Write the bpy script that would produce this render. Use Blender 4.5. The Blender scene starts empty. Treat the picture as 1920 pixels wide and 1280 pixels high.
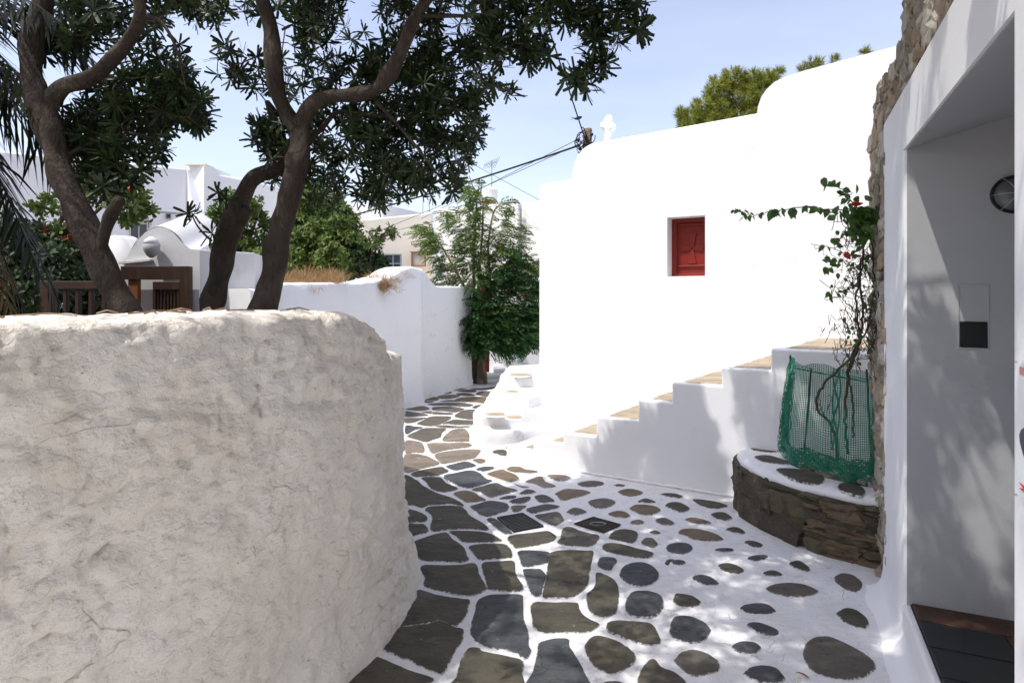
import bpy, bmesh, math, random
import numpy as np
from mathutils import Vector, Matrix, Quaternion, noise, geometry

random.seed(7); rng = np.random.default_rng(7)
S = bpy.context.scene
COL = S.collection

# ------------------------------------------------------------------ camera, sky, sun, exposure
F, HX, HY, EYE = 1150.0, 960.0, 555.0, 1.6      # focal length and horizon in photo pixels, eye height in metres
cam_d = bpy.data.cameras.new('camera'); cam = bpy.data.objects.new('camera', cam_d); COL.objects.link(cam)
cam.location = (0, 0, EYE); cam.rotation_euler = (math.radians(90), 0, 0)
cam_d.sensor_width = 36; cam_d.lens = F / 1920 * 36; cam_d.shift_y = -(640 - HY) / 1920
cam_d.clip_start = .05; cam_d.clip_end = 3000
S.camera = cam
L = Vector((-.400, -.262, .882)).normalized()    # towards the sun
W = bpy.data.worlds.new('World'); S.world = W; W.use_nodes = True
nt = W.node_tree; nt.nodes.clear()
sky = nt.nodes.new('ShaderNodeTexSky'); sky.sky_type = 'NISHITA'; sky.sun_disc = False
sky.sun_elevation = math.asin(L.z); sky.sun_rotation = math.atan2(L.x, L.y) % (2 * math.pi)
sky.air_density = 1.0; sky.dust_density = 3.0; sky.ozone_density = 2.0
bg = nt.nodes.new('ShaderNodeBackground'); bg.inputs[1].default_value = .15
wo = nt.nodes.new('ShaderNodeOutputWorld')
veil = nt.nodes.new('ShaderNodeMix'); veil.data_type = 'RGBA'; veil.blend_type = 'ADD'; veil.inputs[0].default_value = 1
tcw = nt.nodes.new('ShaderNodeTexCoord'); mpw = nt.nodes.new('ShaderNodeMapping'); mpw.inputs['Scale'].default_value = (1, 1, 3.5)
cir = nt.nodes.new('ShaderNodeTexNoise'); cir.inputs['Scale'].default_value = 1.6; cir.inputs['Detail'].default_value = 5
crr = nt.nodes.new('ShaderNodeMapRange'); crr.inputs[1].default_value = .35; crr.inputs[2].default_value = .75; crr.inputs[3].default_value = .72; crr.inputs[4].default_value = 1.5
hz = nt.nodes.new('ShaderNodeVectorMath'); hz.operation = 'SCALE'; hz.inputs[0].default_value = (1.22, 1.02, 1.02)   # thin high haze over the blue
nt.links.new(tcw.outputs['Generated'], mpw.inputs[0]); nt.links.new(mpw.outputs[0], cir.inputs['Vector']); nt.links.new(cir.outputs[0], crr.inputs[0]); nt.links.new(crr.outputs[0], hz.inputs['Scale'])
nt.links.new(sky.outputs[0], veil.inputs[6]); nt.links.new(hz.outputs[0], veil.inputs[7])
nt.links.new(veil.outputs[2], bg.inputs[0]); nt.links.new(bg.outputs[0], wo.inputs[0])
sun_d = bpy.data.lights.new('sun', 'SUN'); sun = bpy.data.objects.new('sun', sun_d); COL.objects.link(sun)
sun_d.energy = 2.5; sun_d.angle = math.radians(.53); sun_d.color = (1, .965, .9)
sun.rotation_mode = 'QUATERNION'; sun.rotation_quaternion = L.to_track_quat('Z', 'Y'); sun.location = (-20, -10, 40)
S.view_settings.view_transform = 'Standard'; S.view_settings.look = 'None'
S.view_settings.exposure = 0.61; S.view_settings.gamma = 1; S.view_settings.use_curve_mapping = False

# ------------------------------------------------------------------ helpers
def V(*a): return Vector(a)
def ray(px, py): return Vector(((px - HX) / F, 1, (HY - py) / F))
def at(px, py, Y): return Vector((0, 0, EYE)) + ray(px, py) * Y
def gnd(px, py, z=0.):
    r = ray(px, py); return Vector((0, 0, EYE)) + r * ((z - EYE) / r.z)
def onpl(px, py, n, c):                           # vertical plane n.P = c
    r = ray(px, py); return Vector((0, 0, EYE)) + r * (c / (n[0] * r.x + n[1] * r.y))

WL = {}
def empty(name, loc, label=None, cat=None, group=None):
    o = bpy.data.objects.new(name, None); COL.objects.link(o); o.location = loc
    o.empty_display_size = .2; WL[o] = Vector(loc)
    tag(o, label, cat, group); return o
def tag(o, label=None, cat=None, group=None, kind=None):
    if label: o['label'] = label
    if cat: o['category'] = cat
    if group: o['group'] = group
    if kind: o['kind'] = kind
    return o
def mesh_obj(name, me, mat, parent=None, smooth=False):
    if mat: me.materials.append(mat)
    o = bpy.data.objects.new(name, me); COL.objects.link(o)
    if parent is not None:
        w = WL[parent]; me.transform(Matrix.Translation(-w)); o.parent = parent; WL[o] = w
    else: WL[o] = Vector((0, 0, 0))
    if smooth: me.polygons.foreach_set('use_smooth', [True] * len(me.polygons))
    return o

class MB:
    def __init__(s): s.v = []; s.f = []
    def add(s, vs, fs):
        b = len(s.v); s.v += [tuple(x) for x in vs]; s.f += [tuple(b + i for i in f) for f in fs]; return s
    def quad(s, a, b, c, d): return s.add([a, b, c, d], [(0, 1, 2, 3)])
    def box(s, o, a, b, c):                       # corner + three edge vectors
        o, a, b, c = map(Vector, (o, a, b, c))
        return s.add([o, o+a, o+a+b, o+b, o+c, o+a+c, o+a+b+c, o+b+c],
                     [(0,3,2,1), (4,5,6,7), (0,1,5,4), (1,2,6,5), (2,3,7,6), (3,0,4,7)])
    def prism(s, pts, z0, z1):
        n = len(pts)
        return s.add([(p[0], p[1], z0) for p in pts] + [(p[0], p[1], z1) for p in pts],
                     [tuple(range(n-1, -1, -1)), tuple(range(n, 2*n))] + [(i, (i+1) % n, n+(i+1) % n, n+i) for i in range(n)])
    def extr(s, pts, d):                          # extrude a 3D polygon by a vector
        n = len(pts); d = Vector(d); q = [Vector(p) for p in pts]
        return s.add(q + [p + d for p in q],
                     [tuple(range(n-1, -1, -1)), tuple(range(n, 2*n))] + [(i, (i+1) % n, n+(i+1) % n, n+i) for i in range(n)])
    def tube(s, pts, rad, n=8, jit=0., cap=True):
        pts = [Vector(p) for p in pts]; m = len(pts)
        if not hasattr(rad, '__len__'): rad = [rad] * m
        up = Vector((.13, .21, 1)).normalized(); vs = []; fs = []; X = None
        for i, p in enumerate(pts):
            t = (pts[min(i+1, m-1)] - pts[max(i-1, 0)]).normalized()
            if X is None: X = t.cross(up if abs(t.dot(up)) < .95 else Vector((1, 0, 0))).normalized()
            else: X = (X - t * X.dot(t)).normalized()
            Yv = t.cross(X)
            for k in range(n):
                a = 2 * math.pi * k / n; r = rad[i]
                if jit: r *= 1 + jit * noise.noise(Vector((p.x*6 + math.cos(a)*.8, p.y*6 + math.sin(a)*.8, p.z*6))) 
                vs.append(p + (X * math.cos(a) + Yv * math.sin(a)) * r)
        for i in range(m-1):
            for k in range(n): fs.append((i*n+k, i*n+(k+1) % n, (i+1)*n+(k+1) % n, (i+1)*n+k))
        if cap: fs += [tuple(range(n-1, -1, -1)), tuple((m-1)*n+k for k in range(n))]
        return s.add(vs, fs)
    def build(s, name, mat, parent=None, smooth=False, bevel=0., seg=2, sub=0):
        me = bpy.data.meshes.new(name); me.from_pydata(s.v, [], s.f); me.update()
        if bevel:
            bm = bmesh.new(); bm.from_mesh(me)
            bmesh.ops.recalc_face_normals(bm, faces=bm.faces)
            ed = [e for e in bm.edges if len(e.link_faces) == 2 and e.calc_face_angle(0) > .4]
            bmesh.ops.bevel(bm, geom=ed, offset=bevel, segments=seg, affect='EDGES', profile=.5, clamp_overlap=True)
            bm.to_mesh(me); bm.free()
        return mesh_obj(name, me, mat, parent, smooth)

def crom(pts, rad, per=5):                        # Catmull-Rom through points (with radii)
    P = [Vector(p) for p in pts]; out = []; rr = []
    for i in range(len(P)-1):
        p0, p1, p2, p3 = P[max(i-1, 0)], P[i], P[i+1], P[min(i+2, len(P)-1)]
        for k in range(per):
            t = k / per
            out.append(.5*((2*p1) + (-p0+p2)*t + (2*p0-5*p1+4*p2-p3)*t*t + (-p0+3*p1-3*p2+p3)*t**3))
            rr.append(rad[i]*(1-t) + rad[i+1]*t)
    out.append(P[-1]); rr.append(rad[-1]); return out, rr

# ------------------------------------------------------------------ materials
def M(name, col, rough=.85, bump=None, dirt=None, spec=.3, attr=None, island=0., trans=0., veins=None, metal=0.):
    """col base; bump=[(scale,strength,dist,stretch)]; dirt=[(scale,lo,hi,color,fac,stretch)] noise-thresholded colour patches"""
    m = bpy.data.materials.new(name); m.use_nodes = True; t = m.node_tree; N = t.nodes; Lk = t.links
    b = N['Principled BSDF']; b.inputs['Roughness'].default_value = rough; b.inputs['Metallic'].default_value = metal
    b.inputs['Specular IOR Level'].default_value = spec
    tc = N.new('ShaderNodeTexCoord')
    def coords(st):
        if not st: return tc.outputs['Object']
        mp = N.new('ShaderNodeMapping'); mp.inputs['Scale'].default_value = st; Lk.new(tc.outputs['Object'], mp.inputs[0]); return mp.outputs[0]
    rgb = N.new('ShaderNodeRGB'); rgb.outputs[0].default_value = (*col, 1); cur = rgb.outputs[0]
    if island:
        g = N.new('ShaderNodeNewGeometry'); mr = N.new('ShaderNodeMapRange'); Lk.new(g.outputs['Random Per Island'], mr.inputs[0])
        mr.inputs[3].default_value = 1-island; mr.inputs[4].default_value = 1+island
        mx = N.new('ShaderNodeVectorMath'); mx.operation = 'SCALE'; Lk.new(cur, mx.inputs[0]); Lk.new(mr.outputs[0], mx.inputs['Scale']); cur = mx.outputs[0]
    for (sc, lo, hi, c2, fac, st) in (dirt or []):
        n = N.new('ShaderNodeTexNoise'); n.inputs['Scale'].default_value = sc; n.inputs['Detail'].default_value = 6; n.inputs['Roughness'].default_value = .62
        Lk.new(coords(st), n.inputs['Vector'])
        mr = N.new('ShaderNodeMapRange'); mr.inputs[1].default_value = lo; mr.inputs[2].default_value = hi; mr.inputs[4].default_value = fac
        Lk.new(n.outputs[0], mr.inputs[0])
        mx = N.new('ShaderNodeMix'); mx.data_type = 'RGBA'; Lk.new(mr.outputs[0], mx.inputs[0]); Lk.new(cur, mx.inputs[6]); mx.inputs[7].default_value = (*c2, 1)
        cur = mx.outputs[2]
    vein_h = None
    for (sc, wid, c2, fac, st) in (veins or []):   # thin crack lines along the zero set of a warped noise
        n0 = N.new('ShaderNodeTexNoise'); n0.inputs['Scale'].default_value = sc; n0.inputs['Detail'].default_value = 3; n0.inputs['Distortion'].default_value = .6
        Lk.new(coords(st), n0.inputs['Vector'])
        s1_ = N.new('ShaderNodeMath'); s1_.operation = 'SUBTRACT'; Lk.new(n0.outputs[0], s1_.inputs[0]); s1_.inputs[1].default_value = .5
        s2_ = N.new('ShaderNodeMath'); s2_.operation = 'ABSOLUTE'; Lk.new(s1_.outputs[0], s2_.inputs[0])
        gate = N.new('ShaderNodeTexNoise'); gate.inputs['Scale'].default_value = sc*1.3; gate.inputs['Detail'].default_value = 4; mpg = N.new('ShaderNodeMapping'); mpg.inputs['Location'].default_value = (7, 3, 5)
        Lk.new(tc.outputs['Object'], mpg.inputs[0]); Lk.new(mpg.outputs[0], gate.inputs['Vector'])
        gr = N.new('ShaderNodeMapRange'); gr.inputs[1].default_value = .47; gr.inputs[2].default_value = .60; Lk.new(gate.outputs[0], gr.inputs[0])
        mr = N.new('ShaderNodeMapRange'); mr.inputs[1].default_value = 0; mr.inputs[2].default_value = wid; mr.inputs[3].default_value = fac; mr.inputs[4].default_value = 0; Lk.new(s2_.outputs[0], mr.inputs[0])
        mm = N.new('ShaderNodeMath'); mm.operation = 'MULTIPLY'; Lk.new(mr.outputs[0], mm.inputs[0]); Lk.new(gr.outputs[0], mm.inputs[1])
        mx = N.new('ShaderNodeMix'); mx.data_type = 'RGBA'; Lk.new(mm.outputs[0], mx.inputs[0]); Lk.new(cur, mx.inputs[6]); mx.inputs[7].default_value = (*c2, 1); cur = mx.outputs[2]
        vein_h = mm.outputs[0]
    if attr:                                      # (attribute, noise scale, colour, gain, bias)
        for (an, sc, c2, gain, bias) in attr:
            a = N.new('ShaderNodeAttribute'); a.attribute_name = an
            n = N.new('ShaderNodeTexNoise'); n.inputs['Scale'].default_value = sc; n.inputs['Detail'].default_value = 5; n.inputs['Roughness'].default_value = .7
            Lk.new(tc.outputs['Object'], n.inputs['Vector'])
            ad = N.new('ShaderNodeMath'); ad.operation = 'ADD'; Lk.new(a.outputs['Fac'], ad.inputs[0]); Lk.new(n.outputs[0], ad.inputs[1])
            mu = N.new('ShaderNodeMath'); mu.operation = 'MULTIPLY_ADD'; mu.use_clamp = True
            Lk.new(ad.outputs[0], mu.inputs[0]); mu.inputs[1].default_value = gain; mu.inputs[2].default_value = bias
            mx = N.new('ShaderNodeMix'); mx.data_type = 'RGBA'; Lk.new(mu.outputs[0], mx.inputs[0]); Lk.new(cur, mx.inputs[6]); mx.inputs[7].default_value = (*c2, 1)
            cur = mx.outputs[2]
    Lk.new(cur, b.inputs['Base Color'])
    prev = None
    for (sc, stn, dist, st) in (bump or []):
        n = N.new('ShaderNodeTexNoise'); n.inputs['Scale'].default_value = sc; n.inputs['Detail'].default_value = 8; n.inputs['Roughness'].default_value = .6
        Lk.new(coords(st), n.inputs['Vector'])
        bp = N.new('ShaderNodeBump'); bp.inputs['Strength'].default_value = stn; bp.inputs['Distance'].default_value = dist
        Lk.new(n.outputs[0], bp.inputs['Height'])
        if prev: Lk.new(prev, bp.inputs['Normal'])
        prev = bp.outputs[0]
    if vein_h is not None:
        bp = N.new('ShaderNodeBump'); bp.inputs['Strength'].default_value = .9; bp.inputs['Distance'].default_value = .006; bp.invert = True
        Lk.new(vein_h, bp.inputs['Height'])
        if prev: Lk.new(prev, bp.inputs['Normal'])
        prev = bp.outputs[0]
    if prev: Lk.new(prev, b.inputs['Normal'])
    if trans:
        tr = N.new('ShaderNodeBsdfTranslucent'); Lk.new(cur, tr.inputs[0]); ms = N.new('ShaderNodeMixShader'); ms.inputs[0].default_value = trans
        Lk.new(b.outputs[0], ms.inputs[1]); Lk.new(tr.outputs[0], ms.inputs[2]); Lk.new(ms.outputs[0], N['Material Output'].inputs[0])
    return m

m_white = M('whitewash', (.77, .775, .78), .9, [(3, .25, .03, None), (45, .35, .004, None)], [(2.2, .52, .72, (.70, .69, .66), .5, None), (7, .58, .76, (.66, .645, .61), .4, (1, 1, .10)), (26, .66, .74, (.60, .58, .54), .4, None)])
m_smooth = M('smooth_whitewash', (.80, .80, .81), .88, [(2, .2, .02, None), (80, .25, .002, None)], [(6, .62, .75, (.66, .64, .60), .4, None)])
m_stairw = M('stair_whitewash', (.80, .80, .81), .88, [(4, .35, .012, None), (60, .3, .003, None)], [(5, .6, .8, (.70, .69, .66), .5, None)])
m_rough = M('rough_whitewash', (.78, .78, .775), .95, [(5, .5, .03, None), (30, .5, .008, None)], [(9, .62, .70, (.48, .45, .40), .6, None), (60, .68, .76, (.25, .22, .18), .6, None)])
m_gardenwall = M('weathered_plaster', (.83, .765, .675), .95, [(5, .7, .05, (1, 1, 1.5)), (16, .9, .026, (1, 1, 1.7)), (60, .6, .008, None), (170, .45, .003, None)],
                 [(1.6, .40, .72, (.87, .83, .76), .85, None), (3.5, .53, .75, (.60, .51, .39), .6, (1, 1, .6)), (28, .665, .73, (.16, .13, .08), .75, (1, 1, 1.8)), (6, .60, .75, (.84, .80, .735), .8, (1, 1, .5)), (1.2, .55, .75, (.64, .57, .47), .6, None)],
                 veins=[(1.7, .006, (.40, .33, .24), .4, (1, 1, 2.0))],
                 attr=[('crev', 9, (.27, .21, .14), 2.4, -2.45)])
m_shadewall = M('shaded_house_plaster', (.78, .79, .82), .9, [(4, .2, .02, None)])  # white plaster with the bluish cast of shade put into its colour
m_cream = M('cream_plaster', (.78, .725, .625), .92, [(4, .3, .02, None), (40, .3, .004, None)], [(1.2, .45, .75, (.80, .74, .64), .9, None), (7, .64, .72, (.55, .45, .33), .5, None)])
m_offwhite = M('offwhite_plaster', (.78, .765, .72), .92, [(4, .2, .02, None)], [(1.5, .5, .8, (.72, .69, .62), .6, None)])
m_mortar = M('whitewashed_mortar', (.72, .72, .735), .92, [(7, .5, .014, None), (55, .6, .006, None), (180, .4, .002, None)],
             [(75, .61, .69, (.30, .28, .25), .75, None), (4, .52, .72, (.60, .59, .575), .6, None), (26, .64, .73, (.36, .34, .31), .6, None), (12, .50, .70, (.58, .57, .55), .6, (1, 2.5, 1)), (38, .60, .70, (.45, .43, .40), .6, None)], veins=[(5, .006, (.33, .31, .28), .6, None)])
paint = ('edge', 55, (.66, .66, .665), 5.0, -6.95)
def stone_mat(name, c, c2):
    return M(name, c, .7, [(6, .9, .03, (1, 1.6, 1)), (28, .7, .008, (1, 3, 1)), (140, .4, .0015, None)],
             [(3.5, .45, .65, c2, .8, (1, 2, 1)), (14, .60, .68, tuple(x*.45 for x in c), .7, (1, 2.5, 1)), (5, .56, .74, tuple(min(1, x*1.9) for x in c), .65, (1, 1.5, 1)), (9, .60, .72, tuple(x*.5 for x in c), .6, None), (150, .70, .73, (.5, .5, .48), .55, None), (22, .66, .72, (.42, .41, .39), .35, None)],
             veins=[(3.2, .010, tuple(x*.3 for x in c), .9, (1, 1.7, 1)), (8, .012, tuple(x*.45 for x in c), .6, (1, 2.5, 1))],
             attr=[paint], spec=.22)
m_st = {'o': stone_mat('olive_slate', (.090, .081, .060), (.052, .050, .042)),
        'b': stone_mat('blue_slate', (.064, .070, .078), (.090, .092, .092)),
        'g': stone_mat('brown_grey_slate', (.120, .108, .090), (.085, .078, .066)),
        't': stone_mat('sunlit_tan_stone', (.170, .130, .085), (.125, .100, .070)),  # same slate, with the tan it takes in sunlight put into the colour
        'l': stone_mat('sunlit_layered_stone', (.215, .180, .145), (.130, .110, .088))}  # paler still: sunlight on the stones painted into their base colour
m_tread = M('tread_slate', (.40, .33, .235), .8, [(6, .7, .02, (1, 2.5, 1)), (50, .4, .004, None)],
            [(4, .45, .62, (.24, .20, .145), .8, (1, 3, 1)), (16, .6, .68, (.14, .11, .08), .7, (1, 4, 1))], attr=[('edge', 40, (.78, .78, .78), 6, -7.6)])
m_bark = M('bark', (.062, .048, .038), .95, [(9, 1, .06, (1, 1, .6)), (45, .9, .02, (1, 1, .5))], [(6, .5, .66, (.125, .10, .078), .8, (1, 1, .6)), (3, .6, .8, (.05, .042, .035), .7, None)])
m_bark2 = M('pale_bark', (.20, .155, .11), .95, [(14, .8, .03, (1, 1, .4))], [(9, .5, .6, (.07, .05, .035), .8, (1, 1, .3))])
m_twig = M('twig', (.075, .055, .042), .9)
m_leaf = M('glossy_leaf', (.028, .050, .016), .45, spec=.35, island=.55, trans=.22)
m_leafpale = M('young_leaf', (.085, .125, .03), .5, island=.35, trans=.3)
m_fern = M('feathery_leaf', (.105, .160, .036), .6, island=.45, trans=.32)
m_ferndark = M('dense_feathery_leaf', (.045, .115, .034), .6, island=.45, trans=.25)
m_fernred = M('reddish_leaf', (.30, .11, .045), .6, island=.3, trans=.3)
m_bush = M('bush_leaf', (.105, .155, .032), .6, island=.5, trans=.3)
m_bushdark = M('dark_bush_leaf', (.035, .062, .022), .6, island=.5, trans=.2)
m_pine = M('pine_needles', (.21, .235, .03), .7, island=.35, trans=.2)
m_vine = M('vine_leaf', (.070, .150, .034), .5, island=.3, trans=.25)
m_flower = M('red_bract', (.55, .03, .02), .6)
m_orange = M('orange_fruit', (.62, .09, .03), .5)
m_palm = M('palm_leaflet', (.024, .032, .014), .5, island=.5, trans=.12)
m_palmdry = M('dry_palm_leaflet', (.30, .21, .09), .7, island=.3, trans=.2)
m_dry = M('dry_grass', (.36, .235, .115), .8, island=.35, trans=.2)
m_soil = M('garden_soil', (.10, .075, .05), .95, [(15, .8, .03, None)])
m_wood = M('brown_wood', (.036, .016, .009), .6, [(10, .4, .006, (1, 1, .15))], [(12, .5, .75, (.085, .038, .016), .6, (1, 1, .15))])
m_red = M('red_paint', (.20, .013, .007), .42, [(12, .25, .004, (1, 1, .2))], [(30, .66, .72, (.30, .12, .08), .5, None)], spec=.45)
m_black = M('black_metal', (.012, .013, .014), .5)
m_iron = M('cast_iron', (.030, .032, .034), .55, [(60, .4, .003, None)], metal=.3)
m_rust = M('black_cover', (.028, .024, .016), .7, [(70, .6, .003, None)], [(30, .62, .7, (.16, .14, .07), .5, None)])
m_glass = M('window_glass', (.05, .06, .075), .12, spec=.6)
m_grey = M('grey_paint', (.33, .34, .35), .6)
m_frame = M('blue_grey_paint', (.22, .26, .31), .6)
m_brownframe = M('brown_window_paint', (.23, .10, .055), .6)
m_cable = M('black_cable', (.012, .012, .013), .6)
m_pole = M('weathered_pole', (.15, .115, .085), .95, [(20, .7, .02, (1, 1, .2))])
m_net = M('green_netting', (.004, .155, .085), .45, spec=.4)
m_rail = M('dark_rod', (.01, .014, .012), .5)
m_rubst = [M('rubble_grey', (.34, .315, .27), .95, [(12, .8, .03, None), (50, .6, .01, None)], [(8, .5, .66, (.22, .185, .13), .8, None), (30, .64, .7, (.08, .06, .04), .7, None)]),
           M('rubble_tan', (.38, .29, .20), .95, [(12, .8, .03, None), (50, .6, .01, None)], [(8, .5, .66, (.30, .25, .18), .8, None), (30, .64, .7, (.10, .075, .05), .7, None)]),
           M('rubble_pale', (.50, .46, .39), .95, [(12, .8, .03, None), (50, .6, .01, None)], [(8, .5, .66, (.30, .27, .21), .8, None), (30, .64, .7, (.10, .075, .05), .7, None)])]
m_rubmort = M('earth_mortar', (.33, .28, .215), .98, [(9, 1, .05, None), (40, .8, .015, None)], [(10, .5, .7, (.16, .12, .085), .9, None), (28, .6, .68, (.06, .045, .03), .8, None)])
m_plst = [M('planter_stone_dark', (.070, .060, .044), .95, [(10, .9, .03, None), (45, .8, .01, None)], [(7, .5, .62, (.12, .10, .065), .8, None), (40, .62, .7, (.22, .20, .15), .6, None)]),
          M('planter_stone_mossy', (.10, .088, .056), .95, [(10, .9, .03, None), (45, .8, .01, None)], [(7, .5, .62, (.045, .04, .03), .8, None), (50, .62, .7, (.20, .18, .13), .6, None)]),
          M('planter_stone_brown', (.165, .120, .078), .95, [(10, .9, .03, (1, 1, 3)), (45, .8, .01, None)], [(7, .5, .62, (.07, .052, .035), .8, (1, 1, 3)), (50, .62, .7, (.28, .24, .18), .6, None)])]
m_plmort = M('planter_core', (.055, .045, .034), .98, [(12, 1, .04, None), (50, .8, .01, None)])
m_tile = [M('dark_floor_tile', (.014, .016, .017), .5, [(20, .4, .004, None)], [(40, .66, .72, (.12, .11, .10), .5, None)], spec=.4),
          M('reddish_floor_tile', (.075, .036, .022), .6, [(20, .5, .005, None)], [(10, .45, .62, (.035, .025, .018), .8, None), (40, .64, .70, (.16, .12, .08), .5, None)], spec=.4)]
m_grout = M('grout', (.035, .035, .034), .9)
m_stonecross = M('white_stone', (.80, .79, .76), .85, [(20, .3, .01, None)])
m_sign = M('sign_enamel', (.74, .75, .77), .35)
m_signdark = M('sign_navy', (.012, .010, .035), .4)
m_signred = M('sign_red', (.55, .02, .02), .4)
m_tank = M('tank_plastic', (.70, .70, .68), .6)
m_alum = M('aluminium', (.35, .35, .36), .4, metal=.6)
m_rustm = M('rusty_metal', (.30, .12, .05), .9)
m_shutter = M('roller_shutter', (.50, .48, .45), .7)
m_bird = M('dark_feather', (.015, .016, .02), .6)

# ------------------------------------------------------------------ directions of the two street fronts
d = V(.8553, -.5181, 0)             # along the chapel and its staircase, to the right (and nearer)
n = V(.5181, .8553, 0)              # into the chapel
e = V(.585, .811, 0)                # direction of the step nosings
CS, CC = 5.085, 6.68                # planes n.P = c: stair front and chapel front
A0 = V(2.03, 3.35, 0)               # far corner of the plastered shop front
a = V(-.4094, -.9123, 0)            # along the shop front, towards the camera
m_out = V(-.9123, .4094, 0)         # its outward normal (into the street)
m_in = -m_out
def fp(t, dep=0., z=0.): return A0 + a*t + m_in*dep + V(0, 0, z)
def fpx(px): r = ray(px, 0); k = r.x; return (A0.x - k*A0.y) / (k*a.y - a.x)   # t on the shop front for an image column

# ------------------------------------------------------------------ ground
g = MB(); g.quad((-900, -60, -.02), (900, -60, -.02), (900, 1600, -.02), (-900, 1600, -.02))
tag(g.build('ground', M('dry_ground', (.30, .25, .19), .95)), kind='structure')

def fbm(x, y, z, H=.9, oc=4): return noise.fractal(Vector((x, y, z)), H, 2.0, oc)
# whitewashed pavement sheet, slightly uneven
xs = np.concatenate([np.arange(-2.2, 3.4, .035)]); ys = np.concatenate([np.arange(-1.5, 1.9, .12), np.arange(1.9, 7.2, .035), np.arange(7.2, 14.5, .08)])
pv = []; nx, ny = len(xs), len(ys)
for yy in ys:
    for xx in xs: pv.append((xx, yy, .0018 * fbm(xx*5, yy*5, 0) + .001*noise.noise(V(xx*22, yy*22, 3))))
pf = [(j*nx+i, j*nx+i+1, (j+1)*nx+i+1, (j+1)*nx+i) for j in range(ny-1) for i in range(nx-1)]
mp = MB(); mp.v = pv; mp.f = pf
pave = mp.build('pavement', m_mortar, None, smooth=True); tag(pave, kind='structure')

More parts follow.
